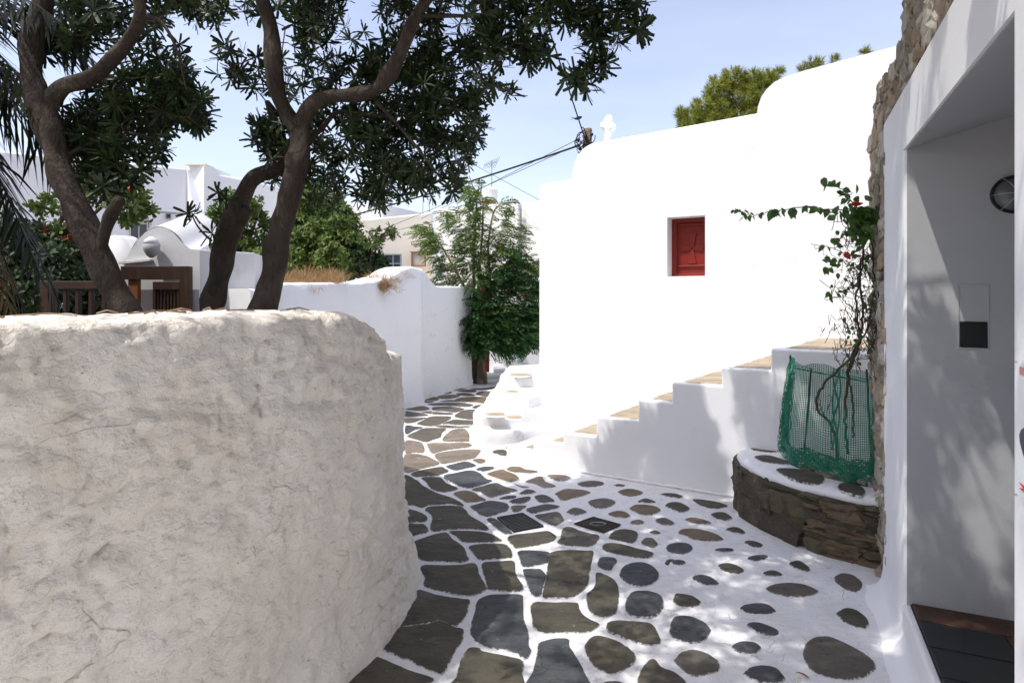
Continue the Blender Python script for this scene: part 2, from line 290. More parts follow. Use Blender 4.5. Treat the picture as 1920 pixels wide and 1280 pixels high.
# paving stones: outlines read in patches (x offset, y offset, scale) of the photograph and laid on the ground plane
s1 = 1920/260; s2 = 1849/260
PATCH = {'R1': (750, 700, s1), 'R2': (750, 840, s1), 'R3': (930, 840, s1), 'R4': (1160, 880, s1), 'R5': (750, 960, s1), 'R6': (960, 960, s1),
         'R7': (1180, 1000, s1), 'R8': (1400, 1000, s1), 'Q1': (580, 1100, s2), 'Q2': (780, 1100, s2), 'Q3': (980, 1100, s2), 'Q4': (1180, 1120, s1), 'Q5': (1400, 1120, s1), 'P': (0, 0, 1.)}
STONES = """
R1 t 300,240 400,240 480,255 530,285 450,298 300,295
R1 t 420,238 520,222 640,235 720,260 680,278 560,280 500,258
R1 t 590,210 680,200 800,203 920,208 860,222 760,238 680,230
R1 o 790,247 880,224 980,220 1060,235 1020,258 900,256
R1 o 970,205 1100,205 1300,185 1415,172 1410,200 1250,218 1130,228 1040,222
R1 o 780,280 880,267 980,277 1040,305 900,308
R1 g 1055,275 1110,247 1200,243 1385,257 1375,318 1200,320 1080,300
R1 t 520,317 620,297 780,295 835,307 760,338 640,353 560,345
R1 t 320,355 350,320 480,322 540,350 500,373 420,376
R1 t 765,360 880,327 1050,320 1250,328 1360,337 1340,355 1240,370 1220,418 1050,400 870,388
R1 o 310,375 400,382 470,392 400,403 330,395
R1 g 550,390 650,367 780,367 830,388 700,388
R1 g 385,425 520,407 680,402 850,407 1010,430 960,458 850,460 640,446 450,440
R1 g 1000,473 1070,437 1220,434 1190,493 1100,490
R1 g 465,464 700,460 870,482 880,500 760,538 620,523 470,510
R1 t 80,490 200,467 310,449 390,470 400,493 320,513 180,513
R1 g 310,540 420,524 436,527 430,558 360,550
R1 g 460,527 600,537 730,550 700,570 560,568 455,563
R1 g 70,522 200,537 330,557 390,578 300,590 70,596
R1 g 70,617 220,614 365,612 300,638 190,678 75,683
R1 g 760,580 860,517 960,499 1130,507 1050,560 1030,636 880,626 790,608
R1 g 235,690 330,640 420,597 560,587 680,592 710,615 640,663 540,708 420,730 300,713
R1 g 600,695 740,637 880,642 1025,657 1015,708 820,713 680,700
R1 g 490,727 640,714 820,730 950,727 950,743 780,753 620,753
R1 b 80,722 200,730 320,744 200,783 85,838
R1 g 110,855 220,802 330,754 500,752 640,767 580,820 560,878 460,912 360,947 220,912 120,878
R1 l 610,872 680,807 760,767 900,767 960,850 975,937 760,942 600,932
R1 l 80,932 220,937 310,972 330,1087 180,1092 75,1097
R1 l 390,968 600,958 975,963 970,1010 800,1038 600,1067 450,1105 400,1030
R1 l 480,1122 650,1078 900,1053 1110,1058 1060,1140 1000,1178 780,1217 600,1247 560,1228
R2 l 65,92 200,77 330,97 440,142 540,215 300,283 70,328
R1 g 1470,1020 1560,987 1625,987 1560,1020 1480,1033
R1 o 1280,1085 1340,1057 1460,1062 1460,1138 1360,1118
R2 t 1010,160 1100,142 1170,157 1170,190 1100,208
R2 b 640,247 790,202 920,182 1040,227 1030,250 900,278 780,303 720,290
R2 b 1060,290 1130,260 1220,252 1310,265 1240,298 1150,316
R2 o 160,347 300,302 560,260 620,282 670,315 540,368 380,386 220,391 180,375
R2 o 70,367 120,377 190,420 160,430 70,433
R2 o 305,407 540,402 600,442 640,482 795,548 720,588 600,603 480,578 420,540 370,470
R2 b 615,377 760,342 960,307 1090,337 1190,420 1275,448 1120,508 940,548 800,508 660,440
R2 g 1005,570 1150,522 1330,477 1450,530 1615,575 1550,608 1400,638 1260,678 1180,640 1100,600
R2 t 745,627 880,587 1000,602 1090,660 1185,712 1080,733 930,743 850,700
R2 o 70,452 230,442 300,512 370,547 420,577 520,627 700,682 830,742 880,790 820,788 680,763 540,778 400,783 330,813 280,813 200,783 70,748
R2 o 350,857 400,812 560,800 820,802 900,852 960,930 1010,960 1170,1050 1210,1127 1000,1112 800,1112 640,1122 500,1142 430,1128 430,1060 452,990 442,930 392,880
R2 o 80,862 160,847 300,897 370,950 350,1008 220,1013 90,1018
R2 o 95,1052 220,1052 335,1057 380,1150 250,1188 100,1228
R2 b 980,802 1100,762 1250,727 1480,767 1485,853 1380,893 1230,938 1130,923 1060,870
R2 b 1380,695 1480,662 1600,657 1580,688 1480,698
R3 b 190,732 300,692 460,670 450,720 340,766 240,753
R3 g 220,802 330,792 415,797 350,850 290,878 235,863
R3 b 330,625 435,572 545,605 450,630 370,636
R3 t 250,488 330,515 450,533 370,540 300,512
R3 b 540,662 680,647 805,723 720,743 620,740 570,710
R3 b 425,845 560,802 720,777 880,805 760,843 640,868 500,900
R3 g 540,932 700,897 860,880 920,960 930,1000 840,1058 760,1048 680,1010
R3 t 150,287 210,257 330,257 400,287 500,302 580,322 480,343 360,333 230,323
R2 t 1210,352 1400,292 1480,317 1590,362 1645,420 1570,453 1490,453 1340,408
R3 l 415,465 500,422 630,392 680,460 820,516 720,543 640,538 560,493
R3 l 715,377 800,367 900,367 1025,405 980,438 880,448 780,423
R3 g 1130,490 1230,457 1340,452 1475,472 1470,503 1370,526 1220,526
R3 t 1640,510 1700,492 1780,510 1720,526
R3 t 825,627 940,572 1060,564 1220,582 1300,615 1160,663 1060,688 930,720 870,688 860,650
R4 t 0,300 100,267 220,272 330,310 280,348 150,366 60,343
R3 g 1290,737 1380,707 1520,695 1645,737 1580,798 1480,826 1380,818 1310,783
R3 g 990,880 1060,832 1140,830 1245,878 1180,903 1110,918 1030,898
R3 t 1565,902 1680,867 1780,877 1850,930 1800,953 1680,953 1600,928
R4 o 585,342 680,324 800,337 880,368 830,388 720,376
R4 o 270,440 360,404 440,417 505,445 400,453
R4 t 160,540 230,492 370,487 490,502 568,545 520,598 400,626 290,610 200,570
R4 o 655,490 740,452 860,462 970,530 930,573 850,586 760,550 680,520
R4 o 1035,407 1180,417 1340,442 1495,490 1430,523 1310,533 1180,508 1080,460
R4 o 1285,620 1360,592 1460,597 1560,655 1520,688 1430,698 1350,668
R4 t 165,735 230,702 300,697 345,735 290,753 210,750
R4 g 525,692 640,672 760,730 700,766 600,753 540,730
R4 t 920,687 1010,662 1150,682 1275,740 1160,750 1020,733 940,700
R4 o 440,862 500,840 570,870 520,892
R4 t 825,875 900,822 1080,820 1260,862 1380,912 1440,965 1330,980 1160,978 1030,958 930,910
R4 o 1490,827 1560,800 1660,807 1745,870 1680,878 1560,855
R6 o 1350,330 1420,262 1540,230 1680,252 1735,290 1700,398 1640,416 1500,388 1370,358
R4 g 325,1010 345,967 400,947 480,962 530,1030 480,1068 380,1048
R4 b 665,1080 720,1027 840,1005 960,1022 1015,1080 960,1143 850,1163 720,1138
R4 b 1340,1105 1440,1082 1565,1092 1555,1123 1420,1128
R7 o 1605,122 1650,94 1760,107 1835,150 1790,180 1690,163
R5 o 150,442 330,357 620,282 720,370 830,440 890,510 920,590 940,658 780,688 600,672 400,667 280,640 200,540
R5 o 690,264 900,257 1120,267 1260,302 1340,342 1400,393 1240,403 1000,408 880,403 790,330
R5 o 965,472 1080,442 1280,437 1450,442 1530,520 1540,618 1400,628 1240,638 1100,648 1060,610 1000,540
R5 o 300,742 600,732 840,727 1040,712 1090,850 1130,930 1180,1020 1190,1058 1080,1118 950,1143 780,1123 600,1088 430,1048 335,1000 350,900
R5 o 1150,702 1380,682 1575,677 1590,830 1640,930 1690,1000 1680,1073 1500,1083 1320,1068 1220,1040 1200,940 1160,840
R5 b 1205,97 1320,88 1545,272 1440,288 1340,210
R6 o -55,360 0,322 200,292 420,264 520,267 595,320 600,360 540,403 400,438 230,468 60,490 10,440 -40,400
R6 g 690,260 740,207 830,207 950,257 1100,292 1200,322 1170,400 1090,458 880,463 640,423 680,350
R6 b 90,542 300,527 500,545 515,600 497,690 300,733 150,743 120,640
R6 b 160,792 330,782 400,792 462,870 448,960 418,1060 398,1138 300,1148 240,1060 190,900
R6 o 530,562 700,522 1000,527 1120,542 1090,700 1060,880 1040,1000 960,1088 830,1168 640,1178 440,1168 440,1050 478,900 500,750 517,640
R6 o 1255,480 1310,427 1480,432 1700,492 1890,537 1950,570 1900,618 1780,623 1600,598 1440,568 1300,530
R6 b 1195,690 1240,622 1400,627 1450,670 1400,730 1370,788 1320,798 1210,750
P o 1118,1074 1134,1077 1150,1086 1158,1098 1159,1112 1158,1130 1153,1148 1131,1156 1115,1151 1104,1140 1101,1124 1102,1113 1112,1104 1117,1092
P b 1163,1075 1170,1062 1187,1055 1205,1054 1222,1060 1233,1072 1232,1083 1222,1093 1205,1097 1188,1096 1175,1090 1166,1083
R7 b 600,382 660,362 760,382 740,418 630,418
R7 o 498,400 540,357 610,352 590,372 560,392 540,425
R7 b 885,600 980,570 1120,602 1225,680 1170,703 1040,688 920,640
R7 o 1245,440 1320,407 1440,422 1560,480 1565,528 1480,543 1340,523 1270,480
R7 b 1640,340 1720,302 1850,287 1910,310 1860,348 1740,368
R7 o 625,900 650,832 720,832 850,852 960,920 960,968 880,1001 740,998 640,958
R8 o 245,535 330,510 420,520 480,560 400,578 280,573
R8 o 600,410 680,372 760,387 850,460 850,508 780,510 660,460
R8 g 1235,590 1330,550 1480,582 1585,680 1540,788 1420,778 1300,718 1240,650
R8 g 280,760 400,702 600,682 800,707 980,795 860,853 700,868 520,853 380,818
P b 1390,1138 1402,1132 1424,1130 1440,1133 1453,1143 1447,1147 1430,1149 1405,1147 1394,1143
Q5 o 1255,210 1380,145 1520,177 1640,270 1675,370 1600,408 1480,378 1350,318 1270,250
Q5 b 25,375 80,344 200,352 340,402 435,465 360,506 230,488 80,428
Q4 b 1425,680 1500,627 1620,607 1740,627 1805,690 1730,748 1600,753 1480,723
Q5 g 800,760 830,642 900,572 1060,532 1240,572 1500,692 1680,812 1770,930 1720,1018 1560,1098 1360,1116 1080,1073 900,983 820,880
Q5 b -20,1040 80,962 240,942 380,967 480,1050 515,1120 440,1163 320,1173 120,1128 0,1065
Q4 b 570,440 600,312 680,257 820,257 1000,322 1105,420 1100,480 1030,578 920,613 780,608 640,563 575,500
Q4 g 640,850 740,752 940,727 1120,802 1235,900 1200,998 1080,1038 930,1078 800,1028 650,900
Q4 o 130,1100 240,905 350,862 440,962 600,1022 740,1132 800,1230 830,1330 300,1340 150,1210
P b 1174,1141 1177,1122 1188,1109 1204,1107 1219,1108 1236,1115 1242,1126 1240,1141 1226,1154 1205,1156 1184,1152
Q3 o 1130,520 1160,472 1300,452 1500,462 1690,482 1770,572 1830,710 1780,763 1600,753 1420,698 1260,638 1150,588
Q3 o 135,217 450,212 700,212 740,242 760,320 850,412 1010,490 940,558 820,603 640,598 450,593 290,603 170,540 135,440
Q3 o 840,790 940,657 1100,667 1300,742 1460,862 1490,960 1400,1058 1220,1138 1090,1118 960,1038 880,920
Q3 b 210,772 290,712 470,682 610,692 620,790 720,950 800,1100 880,1250 930,1400 60,1400 150,1100 200,900
Q3 o 1090,1277 1200,1252 1320,1277 1350,1370 1070,1370
Q2 o 40,40 300,112 620,160 705,175 680,290 640,400 580,470 515,515 380,465 300,435 180,470 0,500 -180,520 -230,480 -140,370 -22,200 20,120
Q2 o -240,500 -180,535 0,515 180,490 320,455 500,530 620,560 612,690 550,780 490,880 430,1000 350,1145 200,1105 50,1030 -110,955 -260,895 -440,815 -540,740 -410,610
Q2 b 820,192 960,112 1150,97 1400,102 1425,180 1425,420 1485,580 1495,760 1525,830 1505,908 1440,948 1300,858 1100,818 900,768 800,700 740,600 745,500 790,340
Q2 o 700,822 840,812 870,852 1000,882 1200,922 1415,992 1405,1150 1380,1400 440,1400 540,1200 600,1000
Q1 o 830,902 1000,962 1300,1092 1640,1212 1540,1290 1470,1400 -150,1400 200,1160 450,980 700,830
"""
def smooth_outline(P, per=4):
    n_ = len(P); out = []
    for i in range(n_):
        p0, p1, p2, p3 = P[i-1], P[i], P[(i+1) % n_], P[(i+2) % n_]
        for k in range(per):
            t = k / per
            out.append(.5*((2*p1) + (-p0+p2)*t + (2*p0-5*p1+4*p2-p3)*t*t + (-p0+3*p1-3*p2+p3)*t**3))
    return out
def slab(name, pts, z, h, mat, parent, ragged=.004, grow=.005, tilt=.003):
    """flat stone: outline pts (world xy), top at z+h with a worn rounded edge and an 'edge' attribute for paint smears"""
    P = [Vector((p[0], p[1], 0)) for p in pts]
    P = smooth_outline(P, 4)
    c = sum(P, Vector()) / len(P); R = sum((p-c).length for p in P) / len(P)
    P = [p + (p-c).normalized() * grow + (p-c).normalized() * ragged * (noise.noise(p*28) + .35*noise.noise(p*75)) for p in P]
    vs = []; ed = []; k = len(P)
    def ring(ins, zz, e_):
        for p in P:
            dv = c-p; q = p + dv.normalized() * min(ins, dv.length*.6)
            vs.append((q.x, q.y, zz + tilt*noise.noise(V(q.x*3, q.y*3, c.x*7)) + (.0025*noise.noise(q*9) if e_ < .9 else 0))); ed.append(e_)
    ring(-.003, z-.012, 1); ring(0, z+h*.35, 1.); ring(.005, z+h*.85, .85); ring(min(.018, R*.2), z+h, .55); ring(min(.05, R*.45), z+h, .0)
    vs.append((c.x, c.y, z+h)); ed.append(0.)
    fs = [(j*k+i, j*k+(i+1) % k, (j+1)*k+(i+1) % k, (j+1)*k+i) for j in range(4) for i in range(k)]
    fs += [(4*k+i, 4*k+(i+1) % k, 5*k) for i in range(k)]
    a2 = sum(P[i].x*P[(i+1) % k].y - P[(i+1) % k].x*P[i].y for i in range(k))
    if a2 < 0: fs = [f[::-1] for f in fs]
    me = bpy.data.meshes.new(name); me.from_pydata(vs, [], fs); me.update()
    at_ = me.attributes.new('edge', 'FLOAT', 'POINT'); at_.data.foreach_set('value', ed)
    return mesh_obj(name, me, mat, parent, smooth=True)
for ln in STONES.strip().splitlines():
    w = ln.split(); ox, oy, sc = PATCH[w[0]]
    pts = [gnd(ox + float(q.split(',')[0])/sc, oy + float(q.split(',')[1])/sc, .004) for q in w[2:]]
    slab('paving_stone', pts, .002, random.uniform(.003, .006), m_st[w[1]], pave)

# drain grate and inspection cover
gp = [gnd(930+x/s1, 840+y/s1, .008) for x, y in ((15, 962), (370, 900), (660, 1078), (245, 1155))]
dg = empty('drain_grate', sum(gp, Vector())/4, 'dark iron drain grate with a grid of bars set in the slate pavement', 'drain grate')
def q2(P, u, v): return (P[0]*(1-u)+P[1]*u)*(1-v) + (P[3]*(1-u)+P[2]*u)*v
b = MB(); b.extr([p - V(0, 0, .006) for p in gp], (0, 0, .004)); b.build('grate_bed', m_black, dg)
fr = MB()
for i in range(4):
    p, q = gp[i], gp[(i+1) % 4]; ins = (sum(gp, Vector())/4 - p).normalized()*.012; ins2 = (sum(gp, Vector())/4 - q).normalized()*.012
    fr.extr([p, q, q+ins2, p+ins], (0, 0, .007))
fr.build('grate_frame', m_iron, dg)
for i in range(1, 12):
    u = i/12; bb = MB(); w_ = .018
    bb.extr([q2(gp, .03, u-w_), q2(gp, .97, u-w_), q2(gp, .97, u+w_), q2(gp, .03, u+w_)], (0, 0, .006)); bb.build('grate_bar', m_iron, dg)
bb = MB()
for i in range(1, 8):
    u = i/8; bb.extr([q2(gp, u-.012, .03), q2(gp, u+.012, .03), q2(gp, u+.012, .97), q2(gp, u-.012, .97)], (0, 0, .0045))
bb.build('cross_rib', m_iron, dg)
mpn = [gnd(930+x/s1, 840+y/s1, .008) for x, y in ((1080, 1045), (1350, 955), (1730, 1058), (1490, 1165))]
mc = empty('inspection_cover', sum(mpn, Vector())/4, 'small dark studded inspection cover with a worn oval mark, right of the drain grate', 'manhole cover')
b = MB(); b.extr([p - V(0, 0, .004) for p in mpn], (0, 0, .005)); b.build('cover_plate', m_rust, mc, bevel=.002)
fr = MB(); cc = sum(mpn, Vector())/4
for i in range(4):
    p, q = mpn[i], mpn[(i+1) % 4]; fr.extr([p, q, q.lerp(cc, .07), p.lerp(cc, .07)], (0, 0, .006))
fr.build('cover_frame', m_rust, mc)
st = MB()
for i in range(1, 14):
    for j in range(1, 14):
        if abs(i-7) < 3 and abs(j-7) < 2: continue
        p = q2(mpn, .07+.86*i/14, .07+.86*j/14); st.box(p+V(-.006, -.006, .001), (.012, 0, 0), (0, .012, 0), (0, 0, .003))
tag(st.build('cover_studs', m_rust, mc), kind='stuff')
st = MB(); ring = [cc + V(.055*math.cos(t_*.39), .03*math.sin(t_*.39), .004) for t_ in range(16)]
st.tube(ring + ring[:1], .003, 4); st.build('cover_emblem', m_alum, mc)

# ------------------------------------------------------------------ chapel
ch = empty('chapel', V(1.5, 7.5, 0), 'large white chapel with a rounded barrel roof, stepped gable and one small red shuttered window', 'chapel')
def cpt(px, py, off=0.): return onpl(px, py, n, CC+off)
# front wall as polygon with window opening
win = [cpt(1251, 408), cpt(1322, 405), cpt(1322, 517), cpt(1251, 518)]
tl = V(0, 0, 0)
outline_top = [(1011.5, 352), (1014, 347.5), (1020, 345), (1066, 336.5), (1120, 326), (1184, 316), (1312, 296), (1418, 272)]
block_top = [(1418, 272), (1418.5, 222), (1421, 200), (1427, 183), (1437, 168), (1452, 154), (1475, 143), (1510, 132), (1600, 108), (1690, 84), (1800, 55)]
tops = [cpt(*p) for p in outline_top] + [cpt(*p) for p in block_top[1:]]
def tc_(P): return (P - V(0, 0, 0)).dot(d)
wl, wr = tc_(win[0]), tc_(win[1]); wt, wb = win[0].z, win[2].z
def topz(t):
    T = [(tc_(p), p.z) for p in tops]
    for i in range(len(T)-1):
        if T[i][0] <= t <= T[i+1][0] and T[i+1][0] > T[i][0]: return T[i][1] + (T[i+1][1]-T[i][1])*(t-T[i][0])/(T[i+1][0]-T[i][0])
    return T[-1][1]
def cw(t, z, off=0.): p = n*(CC+off) + d*t; return V(p.x, p.y, z)
T0 = tc_(tops[0]); T1 = tc_(tops[-1])
body = MB()
D = 3.2
# front polygon extruded back (two columns left/right of the window and pieces above/below)
def piece(poly, depth=.35): body.extr([cw(t, z) for t, z in poly], n*depth)
tps = [(tc_(p), p.z) for p in tops]
left = [(T0, -.05), (wl, -.05), (wl, topz(wl))] + [q for q in reversed(tps) if q[0] < wl]
right = [(wr, -.05), (T1, -.05)] + [q for q in reversed(tps) if q[0] > wr] + [(wr, topz(wr))]
piece(left); piece(right)
piece([(wl, -.05), (wr, -.05), (wr, wb), (wl, wb)]); piece([(wl, wt), (wr, wt), (wr, topz(wr)), (wl, topz(wl))])
wallo = body.build('front_wall', m_white, ch, bevel=0)
# solid mass behind
body = MB()
zl = tops[3].z - .04; tb = tc_(cpt(1419, 250))
body.extr([cw(T0+.005, -.05, .36), cw(tb, -.05, .36), cw(tb, zl, .36), cw(T0+.005, zl-.02, .36)], n*(D-.36))
body.extr([cw(tb, -.05, .36)] + [cw(T1, -.05, .36)] + [cw(t, z-.0, .352) for t, z in reversed(tps) if t >= tb-.001], n*(D-.36))
body.build('side_wall', m_white, ch)
pr = MB(); cap = [cw(T0-.004, tops[2].z-.11, -.012), cw(tc_(cpt(1418, 272)), cpt(1418, 272).z-.10, -.012)]
# barrel vault
va = MB(); SEG = 40; half = 1.5; tv0 = tc_(cpt(1066, 336)); tv1 = tc_(cpt(1418, 250)) + .6
c0 = CC + .10; vs = []
NL = 14
for j in range(NL+1):
    t = tv0 + (tv1-tv0)*j/NL; zz0 = 2.98 + .02*j/NL; rise = .74 + .10*j/NL
    for i in range(SEG+1):
        A = math.pi*i/SEG; q = cw(t, 0, .10 + half - half*math.cos(A)) + e*0
        vs.append(V(q.x, q.y, zz0 + rise*math.sin(A)**.92))
fs = [(j*(SEG+1)+i, j*(SEG+1)+i+1, (j+1)*(SEG+1)+i+1, (j+1)*(SEG+1)+i) for j in range(NL) for i in range(SEG)]
fs += [tuple(range(SEG, -1, -1))]
va.add(vs, fs)
va.build('barrel_roof', m_smooth, ch, smooth=False).data.polygons.foreach_set('use_smooth', [True]*(NL*SEG) + [False])
# pilaster at the right end of the front
p0, p1 = tc_(cpt(1594, 225)), tc_(cpt(1594, 225)) + 1.2
b = MB(); b.extr([cw(p0, .9, 0), cw(p1, .9, 0), cw(p1, cpt(1600, 225).z, 0), cw(p0, cpt(1594, 228).z, 0)], n*-.05); b.build('pilaster', m_white, ch, bevel=.012)
# window: reveal is the wall thickness, shutter set back
wd = empty('x', (0, 0, 0)); bpy.data.objects.remove(wd)
wroot = MB(); fw = .10; sb = .17
def wq(u, v, off): return cw(wl + (wr-wl)*u, wb + (wt-wb)*v, off)
fb = MB()
for (u0, u1, v0, v1) in ((0, .14, 0, 1), (.93, 1, 0, 1), (.14, .93, .93, 1), (.14, .93, 0, .055)):
    o_ = wq(u0, v0, sb); fb.box(o_, d*(wr-wl)*(u1-u0), V(0, 0, (wt-wb)*(v1-v0)), n*.06)
wfr = fb.build('window', m_red, ch, bevel=.003)
pb = MB(); pb.box(wq(.14, .055, sb+.025), d*(wr-wl)*.79, V(0, 0, (wt-wb)*.875), n*.03); pb.build('shutter', m_red, wfr)
# raised cross: four flared arms, and a bottom rail
def arm(cx, cz, dx, dz, ln_, w0, w1):
    sx, sz = -dz, dx
    P_ = [(cx+dx*.01+sx*w0, cz+dz*.01+sz*w0), (cx+dx*ln_+sx*w1, cz+dz*ln_+sz*w1), (cx+dx*ln_-sx*w1, cz+dz*ln_-sz*w1), (cx+dx*.01-sx*w0, cz+dz*.01-sz*w0)]
    q = MB(); q.extr([cw(t_, z_, sb+.026) for t_, z_ in P_], n*-.016); q.build('cross_arm', m_red, wfr, bevel=.003)
cx_, cz_ = wl + (wr-wl)*.55, wb + (wt-wb)*.48
arm(cx_, cz_, 0, 1, .17, .016, .045); arm(cx_, cz_, 0, -1, .17, .016, .045); arm(cx_, cz_, 1, 0, .125, .016, .035); arm(cx_, cz_, -1, 0, .125, .016, .035)
for v in (.165, .87):
    q = MB(); q.box(wq(.17, v, sb+.004), d*(wr-wl)*.73, V(0, 0, .02), n*.022); q.build('shutter_rail', m_red, wfr, bevel=.003)

# stone finial cross on the vault
cb = at(1140, 276, 8.75); fc = empty('roof_cross', cb, 'small weathered white stone cross standing on the left end of the chapel roof', 'cross')
b = MB(); r0 = at(1138, 276, 8.75)
b.tube(*crom([at(1137, 279, 8.75), at(1140, 262, 8.75), at(1141, 248, 8.75), at(1142, 232, 8.75), at(1141, 221, 8.75), at(1140, 216, 8.75)], [.062, .05, .055, .07, .055, .02], 5), n=10, jit=.3)
b.build('cross_shaft', m_stonecross, fc, smooth=True)
for sx in (-1, 1):
    b = MB(); b.tube(*crom([at(1140, 238, 8.75), at(1140+sx*8, 237+2*sx, 8.75-.06*sx), at(1140+sx*12, 237+3*sx, 8.75-.1*sx)], [.055, .06, .025], 5), n=9, jit=.3); b.build('cross_arm', m_stonecross, fc, smooth=True)
b = MB(); kb = at(1169, 271, 8.6); b.tube(*crom([kb, kb+V(0, 0, .05), kb+V(0, 0, .1)], [.05, .035, .012], 4), n=8)
tag(b.build('finial', m_stonecross, None, smooth=True), 'tiny white stone knob on the chapel roof just right of the cross', 'roof ornament')

# ------------------------------------------------------------------ staircase against the chapel
prof = [(949, 873), (949.5, 838), (999, 842), (999, 827), (1055, 829), (1056, 811), (1117, 817), (1118, 781), (1196, 788), (1197, 749), (1259, 754), (1260, 717), (1352, 723), (1353.5, 688), (1444, 695), (1446, 652), (1610, 662), (1900, 680)]
sp = [onpl(px, py, n, CS) for px, py in prof]
tz = [(tc_(p), p.z) for p in sp]
# regularise: vertical risers, level treads
steps = []
for i in range(1, len(tz)-1, 2): steps.append([.5*(tz[i][0]+tz[i-1][0]) if i > 1 else tz[1][0], tz[i+1][0] if i+1 < len(tz) else tz[-1][0], .5*(tz[i][1]+tz[i+1][1])])
for i in range(len(steps)-1): steps[i][1] = steps[i+1][0]
steps[-1][1] = tc_(onpl(1760, 700, n, CS))
stc = empty('staircase', cw(steps[0][0], 0, CS-CC), 'white outdoor staircase with flagstone treads climbing along the chapel wall to a landing', 'staircase')
def sw(t, z, w=0.): p = n*CS + d*t + e*w; return V(p.x, p.y, z)
poly = [(steps[0][0], -.05)]
for s_ in steps: poly += [(s_[0], s_[2]), (s_[1], s_[2])]
poly += [(steps[-1][1], -.05)]
b = MB(); b.extr([sw(t, z) for t, z in poly][::-1], e*1.6)
me_o = b.build('stair_body', m_stairw, stc, bevel=.016, seg=3, smooth=False)
# flagstones on every tread
def treadpoly(t0, t1, w0, w1, z, k=0):
    P_ = [sw(t0+.03*random.random(), z, w0), sw((t0+t1)/2, z, w0-.01*random.random()), sw(t1-.02*random.random(), z, w0+.02*random.random()), sw(t1, z, (w0+w1)/2), sw(t1-.03*random.random(), z, w1), sw((t0+t1)/2, z, w1+.01), sw(t0+.02*random.random(), z, w1), sw(t0, z, (w0+w1)/2)]
    return P_
for i, s_ in enumerate(steps):
    t0, t1, z = s_; 
    if i == len(steps)-1: 
        cuts = [t0+.09, t0+.62, t0+1.15, t0+1.7]
    else: cuts = [t0+(.06 if i > 1 else .16), t1+.01]
    for j in range(len(cuts)-1):
        ws = [.045, .5, .98, 1.5] if i else [.03, .45]
        for k in range(len(ws)-1):
            slab('tread_stone', treadpoly(cuts[j]+.012, cuts[j+1]-.008, ws[k]+.01, ws[k+1]-.012, z), z, .005, m_tread, stc, ragged=.006)
# broken mortar lip at the foot of the stair front
lip = MB()
tt = np.linspace(tc_(onpl(1090, 886, n, CS)), tc_(onpl(1390, 935, n, CS)), 60)
pts = [sw(t, .012+.004*noise.noise(V(t*8, 0, 0)), -.012+.01*noise.noise(V(t*5, 2, 0))) for t in tt]
lip.tube(pts, [.014*(1+.6*noise.noise(V(t*14, 5, 0))) for t in tt], 6); lip.build('footing', m_rough, stc, smooth=True)
for px0, px1, py in ((1106, 1114, 889), (1131, 1141, 893), (1164, 1181, 898.5), (1195, 1203, 903), (1243, 1248, 910), (1268, 1276, 915)):
    q = MB(); p_, r_ = gnd(px0, py), gnd(px1, py+(px1-px0)*.16); q.extr([p_, r_, r_+n*.012, p_+n*.014+d*.01], (0, 0, .008)); q.build('mortar_gap', m_soil, stc)

# irregular whitewashed steps beside the chapel corner
ist = empty('corner_steps', V(-.1, 7.3, 0), 'lumpy whitewashed steps with worn edges rising beside the left corner of the chapel', 'steps')
def lumpy(name, poly, z0, z1, mat, parent, r=.04, amp=.02):
    P = smooth_outline([Vector((p[0], p[1], 0)) for p in poly], 6); c = sum(P, Vector())/len(P); k = len(P); vs = []
    def ring(ins, zz):
        for p in P:
            dv = c-p; q = p + dv.normalized()*ins; s_ = noise.noise(V(q.x*5, q.y*5, zz*5))*amp
            vs.append((q.x + s_, q.y + s_*.5, zz + amp*.5*noise.noise(V(q.x*3, q.y*3, 9))))
    ring(0, z0); ring(0, (z0+z1)/2); ring(0, z1-r); ring(r*.3, z1-r*.3); ring(r, z1); ring(r*3, z1)
    vs.append((c.x, c.y, z1)); 
    fs = [(j*k+i, j*k+(i+1) % k, (j+1)*k+(i+1) % k, (j+1)*k+i) for j in range(5) for i in range(k)] + [(5*k+i, 5*k+(i+1) % k, 6*k) for i in range(k)]
    me = bpy.data.meshes.new(name); me.from_pydata(vs, [], fs); me.update()
    bm = bmesh.new(); bm.from_mesh(me); bmesh.ops.recalc_face_normals(bm, faces=bm.faces); bm.to_mesh(me); bm.free()
    return mesh_obj(name, me, mat, parent, smooth=True)
cor = cpt(1012, 797)                                # chapel corner on the ground
def xy(px, Y): return ((px-HX)/F*Y, Y)
lumpy('step', [xy(880, 6.62), xy(930, 6.58), xy(990, 6.75), (.9, 7.3), (.9, 9), xy(925, 8.2), xy(893, 7.2)], -.03, .15, m_rough, ist)
lumpy('step', [xy(888, 6.85), xy(935, 6.84), xy(1000, 7.05), (.9, 7.6), (.9, 9), xy(935, 8.4), xy(905, 7.5)], .1, .30, m_rough, ist)
lumpy('step', [xy(917, 7.3), xy(950, 7.25), xy(1020, 7.45), (.9, 7.8), (.9, 9), xy(950, 8.6), xy(928, 7.9)], .2, .44, m_rough, ist)
lumpy('step', [xy(938, 7.8), xy(965, 7.75), xy(1030, 7.9), (.9, 8.1), (.9, 9.2), xy(965, 9.0), xy(945, 8.4)], .3, .585, m_rough, ist)
lumpy('plinth', [xy(985, 7.15), (cor.x, cor.y-.30), (cor.x+.3, cor.y-.10), (cor.x+.6, cor.y+.4), xy(988, 7.8)], -.03, .42, m_white, ist, amp=.008)
